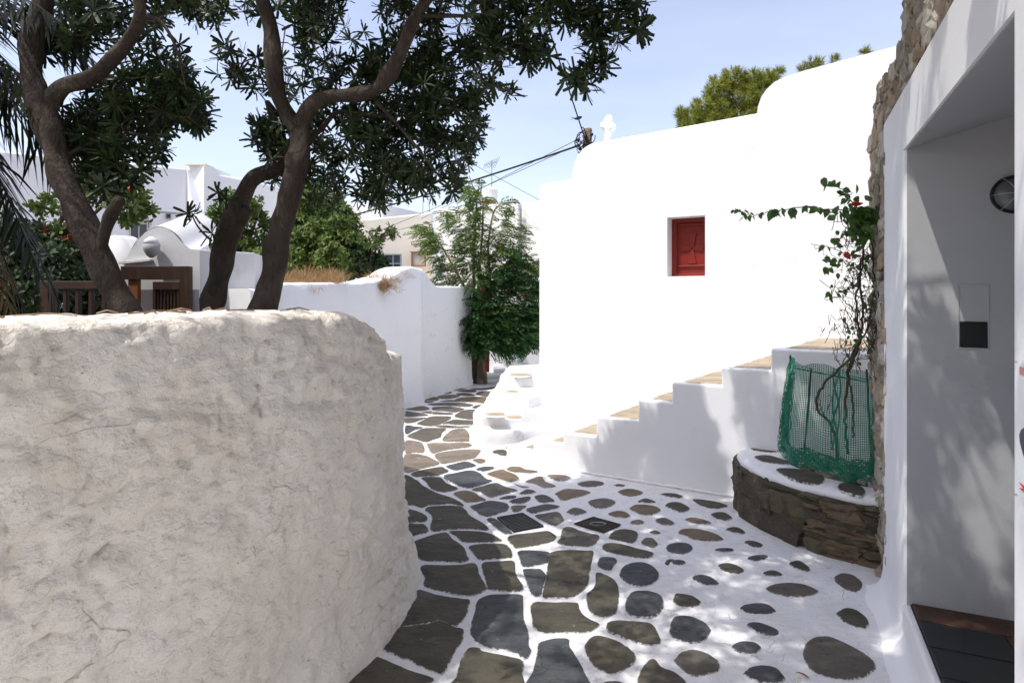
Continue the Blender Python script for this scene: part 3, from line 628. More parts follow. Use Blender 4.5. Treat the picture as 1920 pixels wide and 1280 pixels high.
for (px, py, z, rx, ry) in ((930, 776, .305, .12, .06), (965, 782, .305, .10, .05), (975, 702, .59, .16, .09), (960, 734, .445, .1, .05)):
    c_ = gnd(px, py, z); slab('step_stone', [c_ + V(rx*math.cos(t_)*random.uniform(.8, 1.1), ry*math.sin(t_)*2*random.uniform(.8, 1.1), 0) for t_ in np.linspace(0, 6.28, 9)[:-1]], z-.002, .004, m_tread, ist, ragged=.012)

# ------------------------------------------------------------------ rubble and stonework generator
def rock(name, c, u, v, w, su, sv, sw_, mats, parent, seed, k=0.22):
    """angular stone: squashed box of 26 points with noise; u,v in the wall face, w outward"""
    vs = []; fs = []; N_ = 3; idx = {}
    def vid(i, j, l):
        if (i, j, l) not in idx:
            x, y, z = (i/N_*2-1), (j/N_*2-1), (l/N_*2-1)
            q = Vector((x, y, z)); ln_ = max(abs(x), abs(y), abs(z)); q = q.normalized()*ln_*.38*1.35 + q*.62*(1-.0)
            nn = noise.noise_vector(Vector((x*1.1+seed*3.1, y*1.1+seed*1.7, z*1.1+seed)))*k*1.5
            q += nn
            idx[(i, j, l)] = len(vs); vs.append(c + u*q.x*su*.8 + v*q.y*sv*.8 + w*q.z*sw_*.8)
        return idx[(i, j, l)]
    for i in range(N_):
        for j in range(N_):
            fs.append((vid(i, j, N_), vid(i+1, j, N_), vid(i+1, j+1, N_), vid(i, j+1, N_)))
            fs.append((vid(0, i, j), vid(0, i, j+1), vid(0, i+1, j+1), vid(0, i+1, j)))
            fs.append((vid(N_, i, j), vid(N_, i+1, j), vid(N_, i+1, j+1), vid(N_, i, j+1)))
            fs.append((vid(i, 0, j), vid(i+1, 0, j), vid(i+1, 0, j+1), vid(i, 0, j+1)))
            fs.append((vid(i, N_, j), vid(i, N_, j+1), vid(i+1, N_, j+1), vid(i+1, N_, j)))
    m_ = MB(); m_.add(vs, fs)
    return m_.build(name, random.choice(mats) if isinstance(mats, list) else mats, parent)

# ------------------------------------------------------------------ shop front on the right: plaster, recessed doorway, exposed rubble
tN, tJ, zL, zT, zF = fpx(1897), fpx(1694.5), 2.262, 2.55, .215
fa = empty('shop_front', A0, 'smooth white plastered house front on the right with a deep recessed doorway', 'house')
b = MB()

def rpier(t0, t1, r_=.022):
    P_ = [fp(t0, 1.5), fp(t0, r_)] + [fp(t0+r_-r_*math.cos(q), r_-r_*math.sin(q)) for q in (.3, .6, .9, 1.2)] + [fp(t0+r_, 0), fp(t1-r_, 0)] + [fp(t1-r_+r_*math.sin(q), r_-r_*math.cos(q)) for q in (.3, .6, .9, 1.2)] + [fp(t1, r_), fp(t1, 1.5)]
    return [(p.x, p.y) for p in P_]
b.prism(rpier(0, tJ), -.05, zL); b.build('far_pier', m_smooth, fa)
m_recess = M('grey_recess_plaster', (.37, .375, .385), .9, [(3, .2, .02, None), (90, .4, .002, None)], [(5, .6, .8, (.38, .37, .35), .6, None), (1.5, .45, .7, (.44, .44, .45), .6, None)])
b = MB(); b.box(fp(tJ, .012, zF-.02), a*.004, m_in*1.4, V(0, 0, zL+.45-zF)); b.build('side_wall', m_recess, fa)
b = MB(); b.prism(rpier(tN, 7), -.05, zL); b.build('near_pier', m_smooth, fa)
b = MB(); b.extr([fp(0, 0, zL), fp(0, 0, zT-.02), fp(0, .006, zT-.006), fp(0, .02, zT), fp(0, 1.5, zT), fp(0, 1.5, zL+.40), fp(0, .35, zL+.10)], a*7); b.build('lintel', m_smooth, fa)
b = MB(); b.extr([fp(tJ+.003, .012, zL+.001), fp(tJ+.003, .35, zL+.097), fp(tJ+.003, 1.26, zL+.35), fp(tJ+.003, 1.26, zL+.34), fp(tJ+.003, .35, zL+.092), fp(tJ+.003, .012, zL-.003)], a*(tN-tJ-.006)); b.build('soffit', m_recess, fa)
b = MB(); b.box(fp(tJ-.02, 1.25, 0), a*(tN-tJ+.04), m_in*.2, V(0, 0, zT-.02)); b.build('back_wall', m_smooth, fa)
b = MB(); b.box(fp(tJ-.02, -.004, -.05), a*(tN-tJ+.04), m_in*1.3, V(0, 0, zF+.045)); b.build('threshold', m_smooth, fa, bevel=.014, seg=3)
b = MB(); b.box(fp(tJ+.01, .022, zF), a*(tN-tJ-.02), m_in*1.2, V(0, 0, .002)); b.build('grout_bed', m_grout, fa)
row = 0; t = tJ + .004
while t < tN-.03:
    L_ = .215 if row else .16; dep = .026 + .006*noise.noise(V(row, 3, 1)); first = True
    while dep < 1.15:
        ln_ = (.30 if row % 2 else .42) if first else .44
        b = MB(); b.box(fp(t+.004, dep+.003, zF+.002), a*(min(L_, tN-t)-.008), m_in*(ln_-.007), V(0, 0, .006 + .002*random.random()))
        b.build('floor_tile', m_tile[1] if (row == 0 or (row == 1 and not first and dep < .7)) else m_tile[0], fa, bevel=.002, seg=1)
        dep += ln_; first = False
    t += L_; row += 1
# cove where the front meets the paving
b = MB(); N_ = 60; vs = []; 
for i in range(N_+1):
    tt_ = -0.02 + 3.6*i/N_
    for k_, (o_, z_) in enumerate(((.10, -.002), (.06, .006), (.03, .02), (.012, .05), (.002, .10), (-.003, .19), (-.02, .2))):
        o2 = o_*(1+.25*noise.noise(V(tt_*3, k_, 0))); p_ = fp(tt_, -o2, z_); vs.append(p_)
b.add(vs, [(i*7+k_, (i+1)*7+k_, (i+1)*7+k_+1, i*7+k_+1) for i in range(N_) for k_ in range(6)]); b.build('cove', m_smooth, fa, smooth=True)

# rubble wall: exposed stones beyond the plaster and above it
rw = empty('rubble_wall', fp(-.35, .1, 0), 'old rubble wall of grey and tan stones exposed beside and above the white plaster', 'wall')
core = MB()
core.box(fp(-.68, .022, -.05), a*.69, m_in*.4, V(0, 0, 2.74)); core.box(fp(.0, .022, zT-.01), a*.62, m_in*.5, V(0, 0, .18)); core.box(fp(.55, .022, zT-.01), a*6, m_in*.5, V(0, 0, 1.35))
co = core.build('wall_core', m_rubmort, rw)
def rough_mesh(o, cuts, amp, sc):
    me = o.data; bm = bmesh.new(); bm.from_mesh(me)
    for _ in range(cuts): bmesh.ops.subdivide_edges(bm, edges=[e_ for e_ in bm.edges if e_.calc_length() > .05], cuts=1, use_grid_fill=True)
    bm.normal_update(); W_ = WL[o]
    for v_ in bm.verts:
        p_ = v_.co + W_; v_.co += v_.normal * amp * (noise.fractal(p_*sc, .8, 2, 4))
    bm.to_mesh(me); bm.free()
rough_mesh(co, 5, .05, 11)
u_, v_ = a, V(0, 0, 1)
z = .03; sd = 0
while z < 2.72:
    h = random.choice([.04, .06, .09, .13]); t = -.70 + random.uniform(-.03, .03)
    while t < .0:
        ln_ = random.uniform(.05, .22); sd += 1; hh = h*random.uniform(.7, 1.25)
        rock('stone', fp(t+ln_/2, .035+random.uniform(-.02, .02), z+h/2), u_, v_, m_out, min(ln_, .02-t)*.62, hh*.62, .028, m_rubst, rw, sd, .55)
        t += ln_*1.02
    z += h*1.0
t = .0
while t < 3.2:
    top = 2.72 if t < .58 else 3.75; z = zT+.03; ln_ = random.uniform(.10, .24)
    while z < top:
        h = random.uniform(.05, .12); sd += 1
        rock('stone', fp(t+ln_/2+random.uniform(-.03, .03), .04+random.uniform(-.02, .02), z+h/2), u_, v_, m_out, ln_*.62, h*.62, .032, m_rubst, rw, sd, .55)
        z += h
    t += ln_

# objects on the jamb of the doorway
J0 = fp(tJ, 0, 0); jn = -a                        # jamb plane faces the camera: outward normal = a
cJ = J0.dot(a)
def jp(px, py, off=0.):
    r = ray(px, py); k_ = (cJ + off - V(0, 0, EYE).dot(a)) / r.dot(a); return V(0, 0, EYE) + r*k_
bh = jp(1900, 366)
bl = empty('bulkhead_lamp', bh, 'round wall lamp behind a wire cage, high on the wall inside the doorway recess', 'lamp')
def disc(c, r, off, th, nseg=28, sq=1.0): return [c + a*off + m_in*(r*math.cos(t_)) + V(0, 0, r*sq*math.sin(t_)) for t_ in np.linspace(0, 2*math.pi, nseg+1)[:-1]]
b = MB(); b.extr(disc(bh, .085, 0, 0, sq=.92), a*.02); b.build('lamp_base', m_grey, bl)
b = MB(); rg = disc(bh, .082, .024, 0, sq=.92); b.tube(rg+rg[:2], .006, 6, cap=False); b.build('rim', m_black, bl, smooth=True)
b = MB(); vs = []; 
for i in range(6):
    ph = i/5*math.pi/2
    for t_ in np.linspace(0, 2*math.pi, 21)[:-1]: vs.append(bh + a*(.02+.04*math.sin(ph)) + m_in*(.076*math.cos(ph)*math.cos(t_)) + V(0, 0, .07*math.cos(ph)*math.sin(t_)))
b.add(vs, [(i*20+k_, i*20+(k_+1) % 20, (i+1)*20+(k_+1) % 20, (i+1)*20+k_) for i in range(5) for k_ in range(20)]); b.build('lamp_glass', M('smoked_glass', (.10, .11, .11), .25, spec=.6), bl, smooth=True)
for an in (0.0, .9, -1.0, 1.57):
    b = MB(); dv = m_in*math.cos(an) + V(0, 0, math.sin(an)); b.tube([bh + dv*(.084*s_) + a*(.024+.05*math.sqrt(max(0, 1-s_*s_))) for s_ in np.linspace(-1, 1, 13)], .0022, 5); b.build('cage_wire', m_alum, bl, smooth=True)
q0, q1, q2_, q3 = jp(1794, 532), jp(1855, 532), jp(1855, 654), jp(1794, 654)
ip = empty('intercom_panel', (q0+q2_)/2, 'recessed white plate with a square black lower panel on the doorway side wall', 'panel')
b = MB(); ux = (q1-q0); uz = (q3-q0)
for (s0, s1_, r0_, r1_) in ((0, 1, 0, .04), (0, 1, .97, 1), (0, .07, .04, .97), (.93, 1, .04, .97)): b.box(q0+ux*s0+uz*r0_, ux*(s1_-s0), uz*(r1_-r0_), a*.008)
b.build('plate_rim', m_recess, ip, bevel=.002)
b = MB(); b.box(q0+ux*.07+uz*.04, ux*.86, uz*.53, a*.003); b.build('cover_plate', M('grey_white_plate', (.42, .43, .44), .6), ip)
b = MB(); b.box(q0+ux*.085+uz*.575, ux*.84, uz*.395, a*.012); b.build('black_panel', m_black, ip, bevel=.002)
# enamel sign at the very edge of the picture
def fo(t, z, off): return fp(t, -off, z)
sg = empty('wall_sign', fo(2.2, 1.3, 0), 'white rounded sign with a dark figure and red marks at the right picture edge', 'sign')
zc = 1.30; P_ = []
for k_ in range(40):
    A = 2*math.pi*k_/40; P_.append(fo(2.290 + .155*math.copysign(abs(math.cos(A))**.55, math.cos(A)), zc + .165*math.copysign(abs(math.sin(A))**.55, math.sin(A)), .001))
b = MB(); b.extr(P_, m_out*.005); b.build('sign_plate', m_sign, sg, bevel=.001)
b = MB(); b.extr([fo(2.298-.122*math.cos(A)*(1+.1*math.sin(3*A)), 1.275+.055*math.sin(A), .0065) for A in np.linspace(0, 2*math.pi, 25)[:-1]], m_out*.001); b.build('sign_figure', m_signdark, sg)
b = MB(); b.extr([fo(2.29-(.125 if k_ % 2 else .09)*math.cos(A), 1.178+(.02 if k_ % 2 else .012)*math.sin(A), .0065) for k_, A in enumerate(np.linspace(0, 2*math.pi, 21)[:-1])], m_out*.001); b.build('sign_ribbon', m_signred, sg)
b = MB(); b.box(fo(2.174, 1.425, .0065), a*.2, V(0, 0, .018), m_out*.001); b.build('sign_stripe', M('sign_pink', (.60, .22, .25), .5), sg)
for (t_, z_) in ((2.150, 1.452), (2.150, 1.15)):
    b = MB(); b.tube([fo(t_, z_, .005), fo(t_, z_, .009)], .003, 8); b.build('sign_screw', m_grey, sg)

# ------------------------------------------------------------------ planter with stone front
ZP = .40
pl_out = [V(1.84, 4.86, 0), V(1.735, 4.66, 0), V(1.705, 4.42, 0), V(1.745, 4.19, 0), V(1.83, 4.0, 0), V(1.95, 3.83, 0), V(2.10, 3.68, 0), V(2.21, 3.60, 0)]
po, _ = crom(pl_out, [0]*8, 6)
pc = V(2.42, 4.45, 0)
plt = empty('stone_planter', V(2.1, 4.3, 0), 'low curved planter of dark rough stones with a whitewashed rim below the green net', 'planter')
b = MB(); b.prism([p + (pc-p).normalized()*.02 for p in po] + [pc+V(.2, .5, 0)], -.02, ZP-.05); po_o = b.build('planter_core', m_plmort, plt)
# stones laid on the curved front
arc = [0]
for i in range(len(po)-1): arc.append(arc[-1] + (po[i+1]-po[i]).length)
def parc(s_):
    for i in range(len(po)-1):
        if arc[i] <= s_ <= arc[i+1]+1e-6:
            f_ = (s_-arc[i])/(arc[i+1]-arc[i]); p_ = po[i].lerp(po[i+1], f_); tg = (po[i+1]-po[i]).normalized(); return p_, tg
    return po[-1], (po[-1]-po[-2]).normalized()
def planter_stone(s_, ln_, z, h, mt, sdd):
    p_, tg = parc(min(s_+ln_/2, arc[-1])); wv = V(tg.y, -tg.x, 0)
    if wv.dot(p_-pc) < 0: wv = -wv
    rock('stone', p_ + wv*(.002 + .012*noise.noise(V(s_*9, z*9, 1))) + V(0, 0, z+h/2), tg, V(0, 0, 1), wv, ln_*.64, h*.60, .05, mt, plt, sdd, .42)
s_ = 0.; sd = 500
while s_ < arc[-1]:
    big = s_ < .85
    z = -.02
    ln_ = random.uniform(.16, .34) if big else random.uniform(.10, .30)
    while z < ZP-.06:
        h = random.uniform(.10, .22) if big else random.choice([.03, .04, .06, .11])
        h = min(h, ZP-.045-z); sd += 1
        planter_stone(s_+random.uniform(-.03, .03), ln_, z, h, m_plst[0:2] if big else m_plst, sd)
        z += h*.97
    s_ += ln_*.92
# whitewashed rim
inner = [p + (pc-p).normalized()*(.30 if i < 25 else .27) for i, p in enumerate(po)]
rim = MB(); k = len(po); vs = []
for i, p in enumerate(po):
    o_ = (p-pc).normalized(); q = inner[i]; wob = .012*noise.noise(p*9)
    for (P_, z_) in ((p+o_*(.012+wob), ZP-.055+.03*noise.noise(p*13)), (p+o_*(.022+wob), ZP-.03), (p+o_*(.012+wob), ZP-.006), (p-o_*.03, ZP+.003), ((p+q)/2, ZP+.004+.004*noise.noise(p*7)), (q+o_*.03, ZP), (q, ZP-.012), (q, ZP-.12)): vs.append(V(P_.x, P_.y, z_))
rim.add(vs, [(i*8+j, (i+1)*8+j, (i+1)*8+j+1, i*8+j+1) for i in range(k-1) for j in range(7)]); 
rim.build('rim', m_rough, plt, smooth=True)
b = MB(); b.prism([V(q.x, q.y, 0) for q in inner] + [pc+V(.3, .45, 0)], ZP-.13, ZP-.05); b.build('soil', m_soil, plt)
s3 = 873/300
for poly in ("85,572 130,564 225,580 225,595 150,596 90,585", "105,622 180,619 260,642 283,660 200,660 130,645", "222,692 330,690 440,712 478,736 455,772 370,762 290,738", "560,782 580,768 640,771 695,797 690,834 640,827 570,805"):
    slab('rim_stone', [gnd(1380+float(q.split(',')[0])/s3, 640+float(q.split(',')[1])/s3, ZP+.012) for q in poly.split()], ZP+.006, .004, m_st['o'], plt, tilt=.001)
for i, (x_, y_) in enumerate(((2.15, 4.42), (2.28, 4.18), (2.12, 4.12), (2.38, 4.05))): rock('soil_stone', V(x_, y_, ZP-.02), V(1, 0, 0), V(0, 1, 0), V(0, 0, 1), .09, .06, .05, m_rubst, plt, 700+i)

# green netting on rods around the planter's plant
nroot = empty('green_net', V(2.1, 4.2, ZP-.05), 'green plastic mesh screen tied to thin rods around the plant in the planter', 'net')
def netp(u, v):
    top = crom([at(1483, 668, 4.50), at(1500, 684, 4.34), at(1530, 682, 4.22), at(1570, 690, 4.10), at(1605, 694, 4.0), at(1637, 700, 3.92)], [0]*6, 10)[0]
    bot = crom([at(1466, 838, 4.42), at(1490, 862, 4.16), at(1525, 868, 4.02), at(1565, 882, 3.90), at(1605, 892, 3.82), at(1640, 884, 3.80)], [0]*6, 10)[0]
    x = u*50; i = min(int(x), 49); f_ = x-i; T_ = top[i].lerp(top[i+1], f_); B_ = bot[i].lerp(bot[i+1], f_); p_ = T_.lerp(B_, v)
    bul = math.sin(min(1, max(0, (v-.35)/.65))*math.pi)*.045
    fold = .016*math.sin(u*26+2*v) + .02*noise.noise(V(u*7, v*3, 2)); o_ = V(-.6, -.75, 0)
    return p_ + o_*(bul*(1.2-u*.6) + fold*(.4+.6*v)) + V(0, 0, .012*noise.noise(V(u*9, v*9, 5)))
NB = MB(); NU, NV_ = 46, 50
def ribbon(P_, w_):
    pr_ = None; vs = []
    for i, p in enumerate(P_):
        t_ = (P_[min(i+1, len(P_)-1)] - P_[max(i-1, 0)]).normalized(); s__ = t_.cross(V(-.45, -.85, .1)).normalized()*w_; vs += [p-s__, p+s__]
    NB.add(vs, [(2*i, 2*i+1, 2*i+3, 2*i+2) for i in range(len(P_)-1)])
for i in range(NU+1): ribbon([netp(i/NU, v/36) for v in range(37)], .0021)
for j in range(NV_+1): ribbon([netp(u/60, j/NV_) for u in range(61)], .0021)
# bunched, gathered layers at the bottom and left edge
for i in range(44):
    ribbon([netp(u/60, .93+.07*math.sin(i*1.7+u*.25)) + V(-.02-.015*math.sin(u*.4+i), -.03+.02*math.sin(i), -.012+.022*math.sin(i*2.3+u*.2)) for u in range(61)], .0021)
for i in range(34):
    ribbon([netp(.02+.05*math.sin(i*2.1+v*.2)+.05*v/40, v/40) + V(.015*math.sin(i+v*.3), -.02*math.cos(i*1.3), 0) for v in range(41)], .0021)
for i in range(12):
    ribbon([netp(.60+.035*math.sin(i*2.1+v*.15), v/40*.8) + V(0, -.008*math.cos(i*1.3), 0) for v in range(41)], .0021)
tag(NB.build('netting', m_net, nroot), kind='stuff')
for px0, y0, px1, y1, Y in ((1482, 665, 1477, 830, 4.46), (1521, 690, 1508, 850, 4.2), (1625, 692, 1634, 870, 3.95)):
    b = MB(); b.tube([at(px0, y0, Y), at(px1, y1, Y-.02)], .006, 6); b.build('rod', m_rail, nroot)

# ------------------------------------------------------------------ leaf templates
def leaf_v(L_, Wd, droop=.15, fold=.25, segs=3):
    """pointed blade along +X, returns verts, faces"""
    vs = []; fs = []
    for i in range(segs+1):
        s_ = i/segs; w_ = Wd*.5*(math.sin(math.pi*min(1, .10+s_*.70))**.9)*(.55+.6*s_); z_ = -droop*L_*s_*s_
        vs += [(s_*L_, -w_, z_+w_*fold), (s_*L_, 0, z_), (s_*L_, w_, z_+w_*fold)]
    for i in range(segs):
        b_ = 3*i; fs += [(b_, b_+1, b_+4, b_+3), (b_+1, b_+2, b_+5, b_+4)]
    return np.array(vs), fs
def combine(parts):
    v = []; f = []; o_ = 0
    for (vv, ff) in parts: v.append(vv); f += [tuple(i+o_ for i in x) for x in ff]; o_ += len(vv)
    return np.concatenate(v), f
def rotm(axis, ang): return np.array(Matrix.Rotation(ang, 3, axis))
def rosette(nl, L_, Wd, el0=-.2, el1=1.0, seed=0):
    r = random.Random(seed); out = []
    for i in range(nl):
        vv, ff = leaf_v(L_*r.uniform(.75, 1.1), Wd*r.uniform(.85, 1.1), r.uniform(.05, .35), segs=2)
        R_ = rotm('Z', i*2.4+r.uniform(-.3, .3)) @ rotm('Y', -r.uniform(el0, el1)); out.append((vv @ R_.T, ff))
    return combine(out)
def spray(L_, pairs, ll, lw, droop=.35, seed=0):
    """pinnate leaf"""
    r = random.Random(seed); out = []
    for i in range(pairs):
        s_ = (i+1)/(pairs+1); x = L_*s_; z_ = -droop*L_*s_*s_; q = (.5+.5*math.sin(math.pi*s_))
        for sg_ in (-1, 1):
            vv = np.array([(0, 0, 0), (ll*q*.5, lw*.5, 0), (ll*q, 0, -.1*ll), (ll*q*.5, -lw*.5, 0)]); R_ = rotm('Z', sg_*r.uniform(.9, 1.25)) @ rotm('X', r.uniform(-.4, .4))
            out.append((vv @ R_.T + np.array([x, 0, z_]), [(0, 1, 2, 3)]))
    out.append((np.array([(0, -.0012, 0), (0, .0012, 0), (L_*.6, .0012, -droop*L_*.36), (L_*.6, -.0012, -droop*L_*.36)]), [(0, 1, 2, 3)]))
    return combine(out)
def puff(nn, L_, w_, seed=0):
    r = random.Random(seed); out = []
    for i in range(nn):
        R_ = rotm('Z', r.uniform(0, 6.28)) @ rotm('Y', -r.uniform(-.5, 1.4)); vv = np.array([(0, -w_/2, 0), (L_, -w_/6, 0), (L_, w_/6, 0), (0, w_/2, 0)]) @ R_.T; out.append((vv, [(0, 1, 2, 3)]))
    return combine(out)
def scatter(name, temps, T, mat, parent, kind='stuff'):
    """T = list of (pos, 3x3 rot*scale). one joined mesh"""
    if not T: return None
    Vs = []; nf = []; off = 0; loops = []; ltot = []
    groups = {}
    for i, (p, R_) in enumerate(T): groups.setdefault(i % len(temps), []).append((p, R_))
    for gi, lst in groups.items():
        vv, ff = temps[gi]; Pm = np.array([tuple(p) for p, _ in lst]); Rm = np.array([R_ for _, R_ in lst])
        W_ = np.einsum('nij,vj->nvi', Rm, vv) + Pm[:, None, :]; Vs.append(W_.reshape(-1, 3))
        fl = np.array([i for f in ff for i in f]); lt = np.array([len(f) for f in ff])
        idx = fl[None, :] + (np.arange(len(lst))*len(vv))[:, None] + off; loops.append(idx.reshape(-1)); ltot.append(np.tile(lt, len(lst))); off += len(lst)*len(vv)
    Va = np.concatenate(Vs).astype(np.float32); la = np.concatenate(loops).astype(np.int32); lt = np.concatenate(ltot).astype(np.int32)
    me = bpy.data.meshes.new(name); me.vertices.add(len(Va)); me.vertices.foreach_set('co', Va.ravel())
    me.loops.add(len(la)); me.loops.foreach_set('vertex_index', la); me.polygons.add(len(lt))
    ls = np.concatenate([[0], np.cumsum(lt)[:-1]]).astype(np.int32); me.polygons.foreach_set('loop_start', ls); me.polygons.foreach_set('loop_total', lt)
    me.update(calc_edges=True); me.validate()
    o = mesh_obj(name, me, mat, parent, smooth=False)
    if kind: o['kind'] = kind
    return o
def rrot(up=None, sc=1., spread=1.):
    z = Vector((random.gauss(0, spread), random.gauss(0, spread), random.gauss(0, spread))) + (up if up is not None else Vector((0, 0, 1)))
    z.normalize(); x = z.cross(Vector((random.gauss(0, 1), random.gauss(0, 1), random.gauss(0, 1)))).normalized(); y = z.cross(x)
    return np.array([[x.x, y.x, z.x], [x.y, y.y, z.y], [x.z, y.z, z.z]]) * sc
def xrot(xd, sc=1., roll=.5):                      # template X axis along xd, Z roughly up
    x = xd.normalized(); up = Vector((random.gauss(0, roll), random.gauss(0, roll), 1)); y = up.cross(x).normalized(); z = x.cross(y)
    return np.array([[x.x, y.x, z.x], [x.y, y.y, z.y], [x.z, y.z, z.z]]) * sc
ROS = [rosette(11, .088, .019, -.35, 1.1, s_) for s_ in range(5)]
SPR = [spray(.30, 10, .075, .028, .4, s_) for s_ in range(4)]
PUF = [puff(26, .16, .012, s_) for s_ in range(4)]
BSH = [rosette(8, .075, .032, -.6, 1.2, 20+s_) for s_ in range(4)]
ROSM = []
for i, (vv, ff) in enumerate(ROS):
    me = bpy.data.meshes.new('leaf_cluster'); me.from_pydata([tuple(x) for x in vv], [], ff); me.update(); me.materials.append(m_leaf); ROSM.append(me)
def inst(name, me, parent, p, R_):
    o = bpy.data.objects.new(name, me); COL.objects.link(o); o.parent = parent
    m4 = Matrix([list(map(float, r)) for r in R_]).to_4x4(); m4.translation = Vector(p) - WL[parent]; o.matrix_local = m4; return o

def inpoly(x, y, P):
    c = False; j = len(P)-1
    for i in range(len(P)):
        if (P[i][1] > y) != (P[j][1] > y) and x < (P[j][0]-P[i][0])*(y-P[i][1])/(P[j][1]-P[i][1])+P[i][0]: c = not c
        j = i
    return c
def twigs(pts, skel, rad, name, parent, mat=m_twig, maxd=.6):
    """join every leaf cluster to the nearest already-joined point"""
    sk = np.array([tuple(p) for p in skel]); P_ = np.array([tuple(p) for p in pts]); 
    d0 = np.array([np.min(np.linalg.norm(sk-p, axis=1)) for p in P_]); order = np.argsort(d0); base = list(sk); B_ = MB()
    arr = np.array(base)
    for oi in order:
        p = P_[oi]; dd = np.linalg.norm(arr-p, axis=1); j = int(np.argmin(dd)); q = arr[j]
        if .01 < dd[j] < maxd:
            A_, C_ = Vector(q), Vector(p); mid = A_.lerp(C_, .5) + V(random.gauss(0, .04), random.gauss(0, .04), -.08*dd[j]+random.gauss(0, .03))*min(1, dd[j]*3)
            B_.tube([A_, mid, C_], [rad*(1.0 if dd[j] < .25 else 1.8), rad, rad*.7], 4, cap=False)
            arr = np.vstack([arr, np.array([mid]), p])
    o = B_.build(name, mat, parent); o['kind'] = 'stuff'; return o

# ------------------------------------------------------------------ the near garden wall (left)
path = [V(-2.6, -1.6, 0), V(-1.9, 0, 0), V(-1.26, 1.51, 0), V(-.86, 2.40, 0), V(-.71, 2.78, 0), V(-.645, 3.10, 0), V(-.655, 3.5, 0), V(-.75, 3.95, 0), V(-.98, 4.5, 0), V(-1.2, 5.1, 0), V(-2.0, 5.7, 0)]
pp, _ = crom(path, [0]*len(path), 30)
# resample by arc length; fine only where visible
arcw = [0.]
for i in range(len(pp)-1): arcw.append(arcw[-1] + (pp[i+1]-pp[i]).length)
def wpath(s_):
    lo, hi = 0, len(pp)-1
    while hi-lo > 1:
        m_ = (lo+hi)//2
        if arcw[m_] <= s_: lo = m_
        else: hi = m_
    f_ = (s_-arcw[lo])/(arcw[hi]-arcw[lo]); tg = (pp[min(hi+1, len(pp)-1)]-pp[max(lo-1, 0)]).normalized(); return pp[lo].lerp(pp[hi], f_), V(tg.y, -tg.x, 0)
ss = list(np.arange(0, 2.6, .15)) + list(np.arange(2.6, arcw[-1]-1.9, .0125)) + list(np.arange(arcw[-1]-1.9, arcw[-1]-.01, .1))
def wtop(Y, s_):
    z = 1.535 + (0 if Y < 2.4 else -.01*(Y-2.4))
    if Y > 2.72: z -= .17*min(1, max(0, (Y-2.72)/.40))**1.6
    if Y > 3.14: z -= .055*min(1, (Y-3.14)/.03)
    if Y > 3.2: z -= .05*min(1, (Y-3.2)/.8)
    return z + .006*noise.noise(V(s_*6, 0, 0)) + .004*noise.noise(V(s_*25, 0, 0))
vs = []; crev = []; NR = 118; NT = 16; K = NR+NT+3
for s_ in ss:
    p, o_ = wpath(s_); zt = wtop(p.y if p.y < 4 else 4, s_)
    sx = s_
    if 0: pass
    for j in range(K):
        if j < NR:
            z = (zt-.03)*j/(NR-1); out = .085*math.exp(-((z/.11)**1.3)) + .012*math.exp(-z/.5) + .02*(1-z/zt)
            if p.y > 3.14: out -= .0
            rnd = 0
            q = V(sx*1.0 + .12*noise.noise(V(sx*3, z*3, 1)), z*1.75 + .25*noise.noise(V(sx*2.2, z*2.2, 7)) - sx*.12, .3)
            dist, _pts = noise.voronoi(q*2.7); ed_ = dist[1]-dist[0]
            bulge = min(1, ed_*2.0)**.5
            am = .45 + .55*max(0, min(1, .5+noise.noise(V(sx*1.3, z*1.3, 4))*1.6))
            rdg = 1-abs(noise.noise(V(sx*4.2+1.5*noise.noise(V(sx*3, z*4, 0)), z*9, 2)))
            crk = 1-abs(noise.noise(V(sx*2.6+.9*noise.noise(V(sx*5, z*6, 9)), z*5.5+.8*noise.noise(V(sx*6, z*5, 3))-sx*.5, 12)))
            dsp = .020*bulge*am - .012*max(0, crk-.94)/.06*am + .022*noise.hetero_terrain(V(sx*5, z*7, 1), .7, 2.1, 4, .3)*.5 + .011*noise.fractal(V(sx*2.1, z*2.4, 0), .8, 2, 4) + .010*noise.fractal(V(sx*11, z*15, 3), .75, 2, 5) + .006*(1-abs(noise.noise(V(sx*9+noise.noise(V(sx*6, z*6, 8)), z*13, 6)))*2) - .007*max(0, rdg-.86)/.14*am
            for (fa_, fb_, am_) in ((5.5, 9., .010), (3.2, 7., .012)):
                tr_ = 1-abs(noise.noise(V(sx*fa_ + z*2.5 + .8*noise.noise(V(sx*4, z*4, fa_)), z*fb_ - sx*3.0, fa_)))*2.2
                dsp += am_*max(0, tr_-.55)/.45*max(0, .5+noise.noise(V(sx*2.3, z*2.3, fb_))*1.5)
            fade = 1 if z > .14 else .3+.7*z/.14
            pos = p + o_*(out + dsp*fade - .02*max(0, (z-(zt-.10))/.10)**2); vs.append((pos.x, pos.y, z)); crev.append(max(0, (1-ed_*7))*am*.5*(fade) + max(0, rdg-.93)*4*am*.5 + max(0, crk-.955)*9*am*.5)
        elif j < NR+NT:
            k_ = (j-NR+1)/NT; ins = .5*k_**1.3; z = zt - .03*max(0, 1-k_*4)**2 + .010*noise.fractal(V(sx*8, k_*6, 3), .8, 2, 3)*min(1, k_*4)
            pos = p + o_*(.005-ins); vs.append((pos.x, pos.y, z)); crev.append(.25*max(0, k_-.15))
        else:
            k_ = j-NR-NT; pos = p - o_*(.5+.01*k_); vs.append((pos.x, pos.y, zt-.12*(k_+1))); crev.append(0)
fs = [(i*K+j, (i+1)*K+j, (i+1)*K+j+1, i*K+j+1) for i in range(len(ss)-1) for j in range(K-1)]
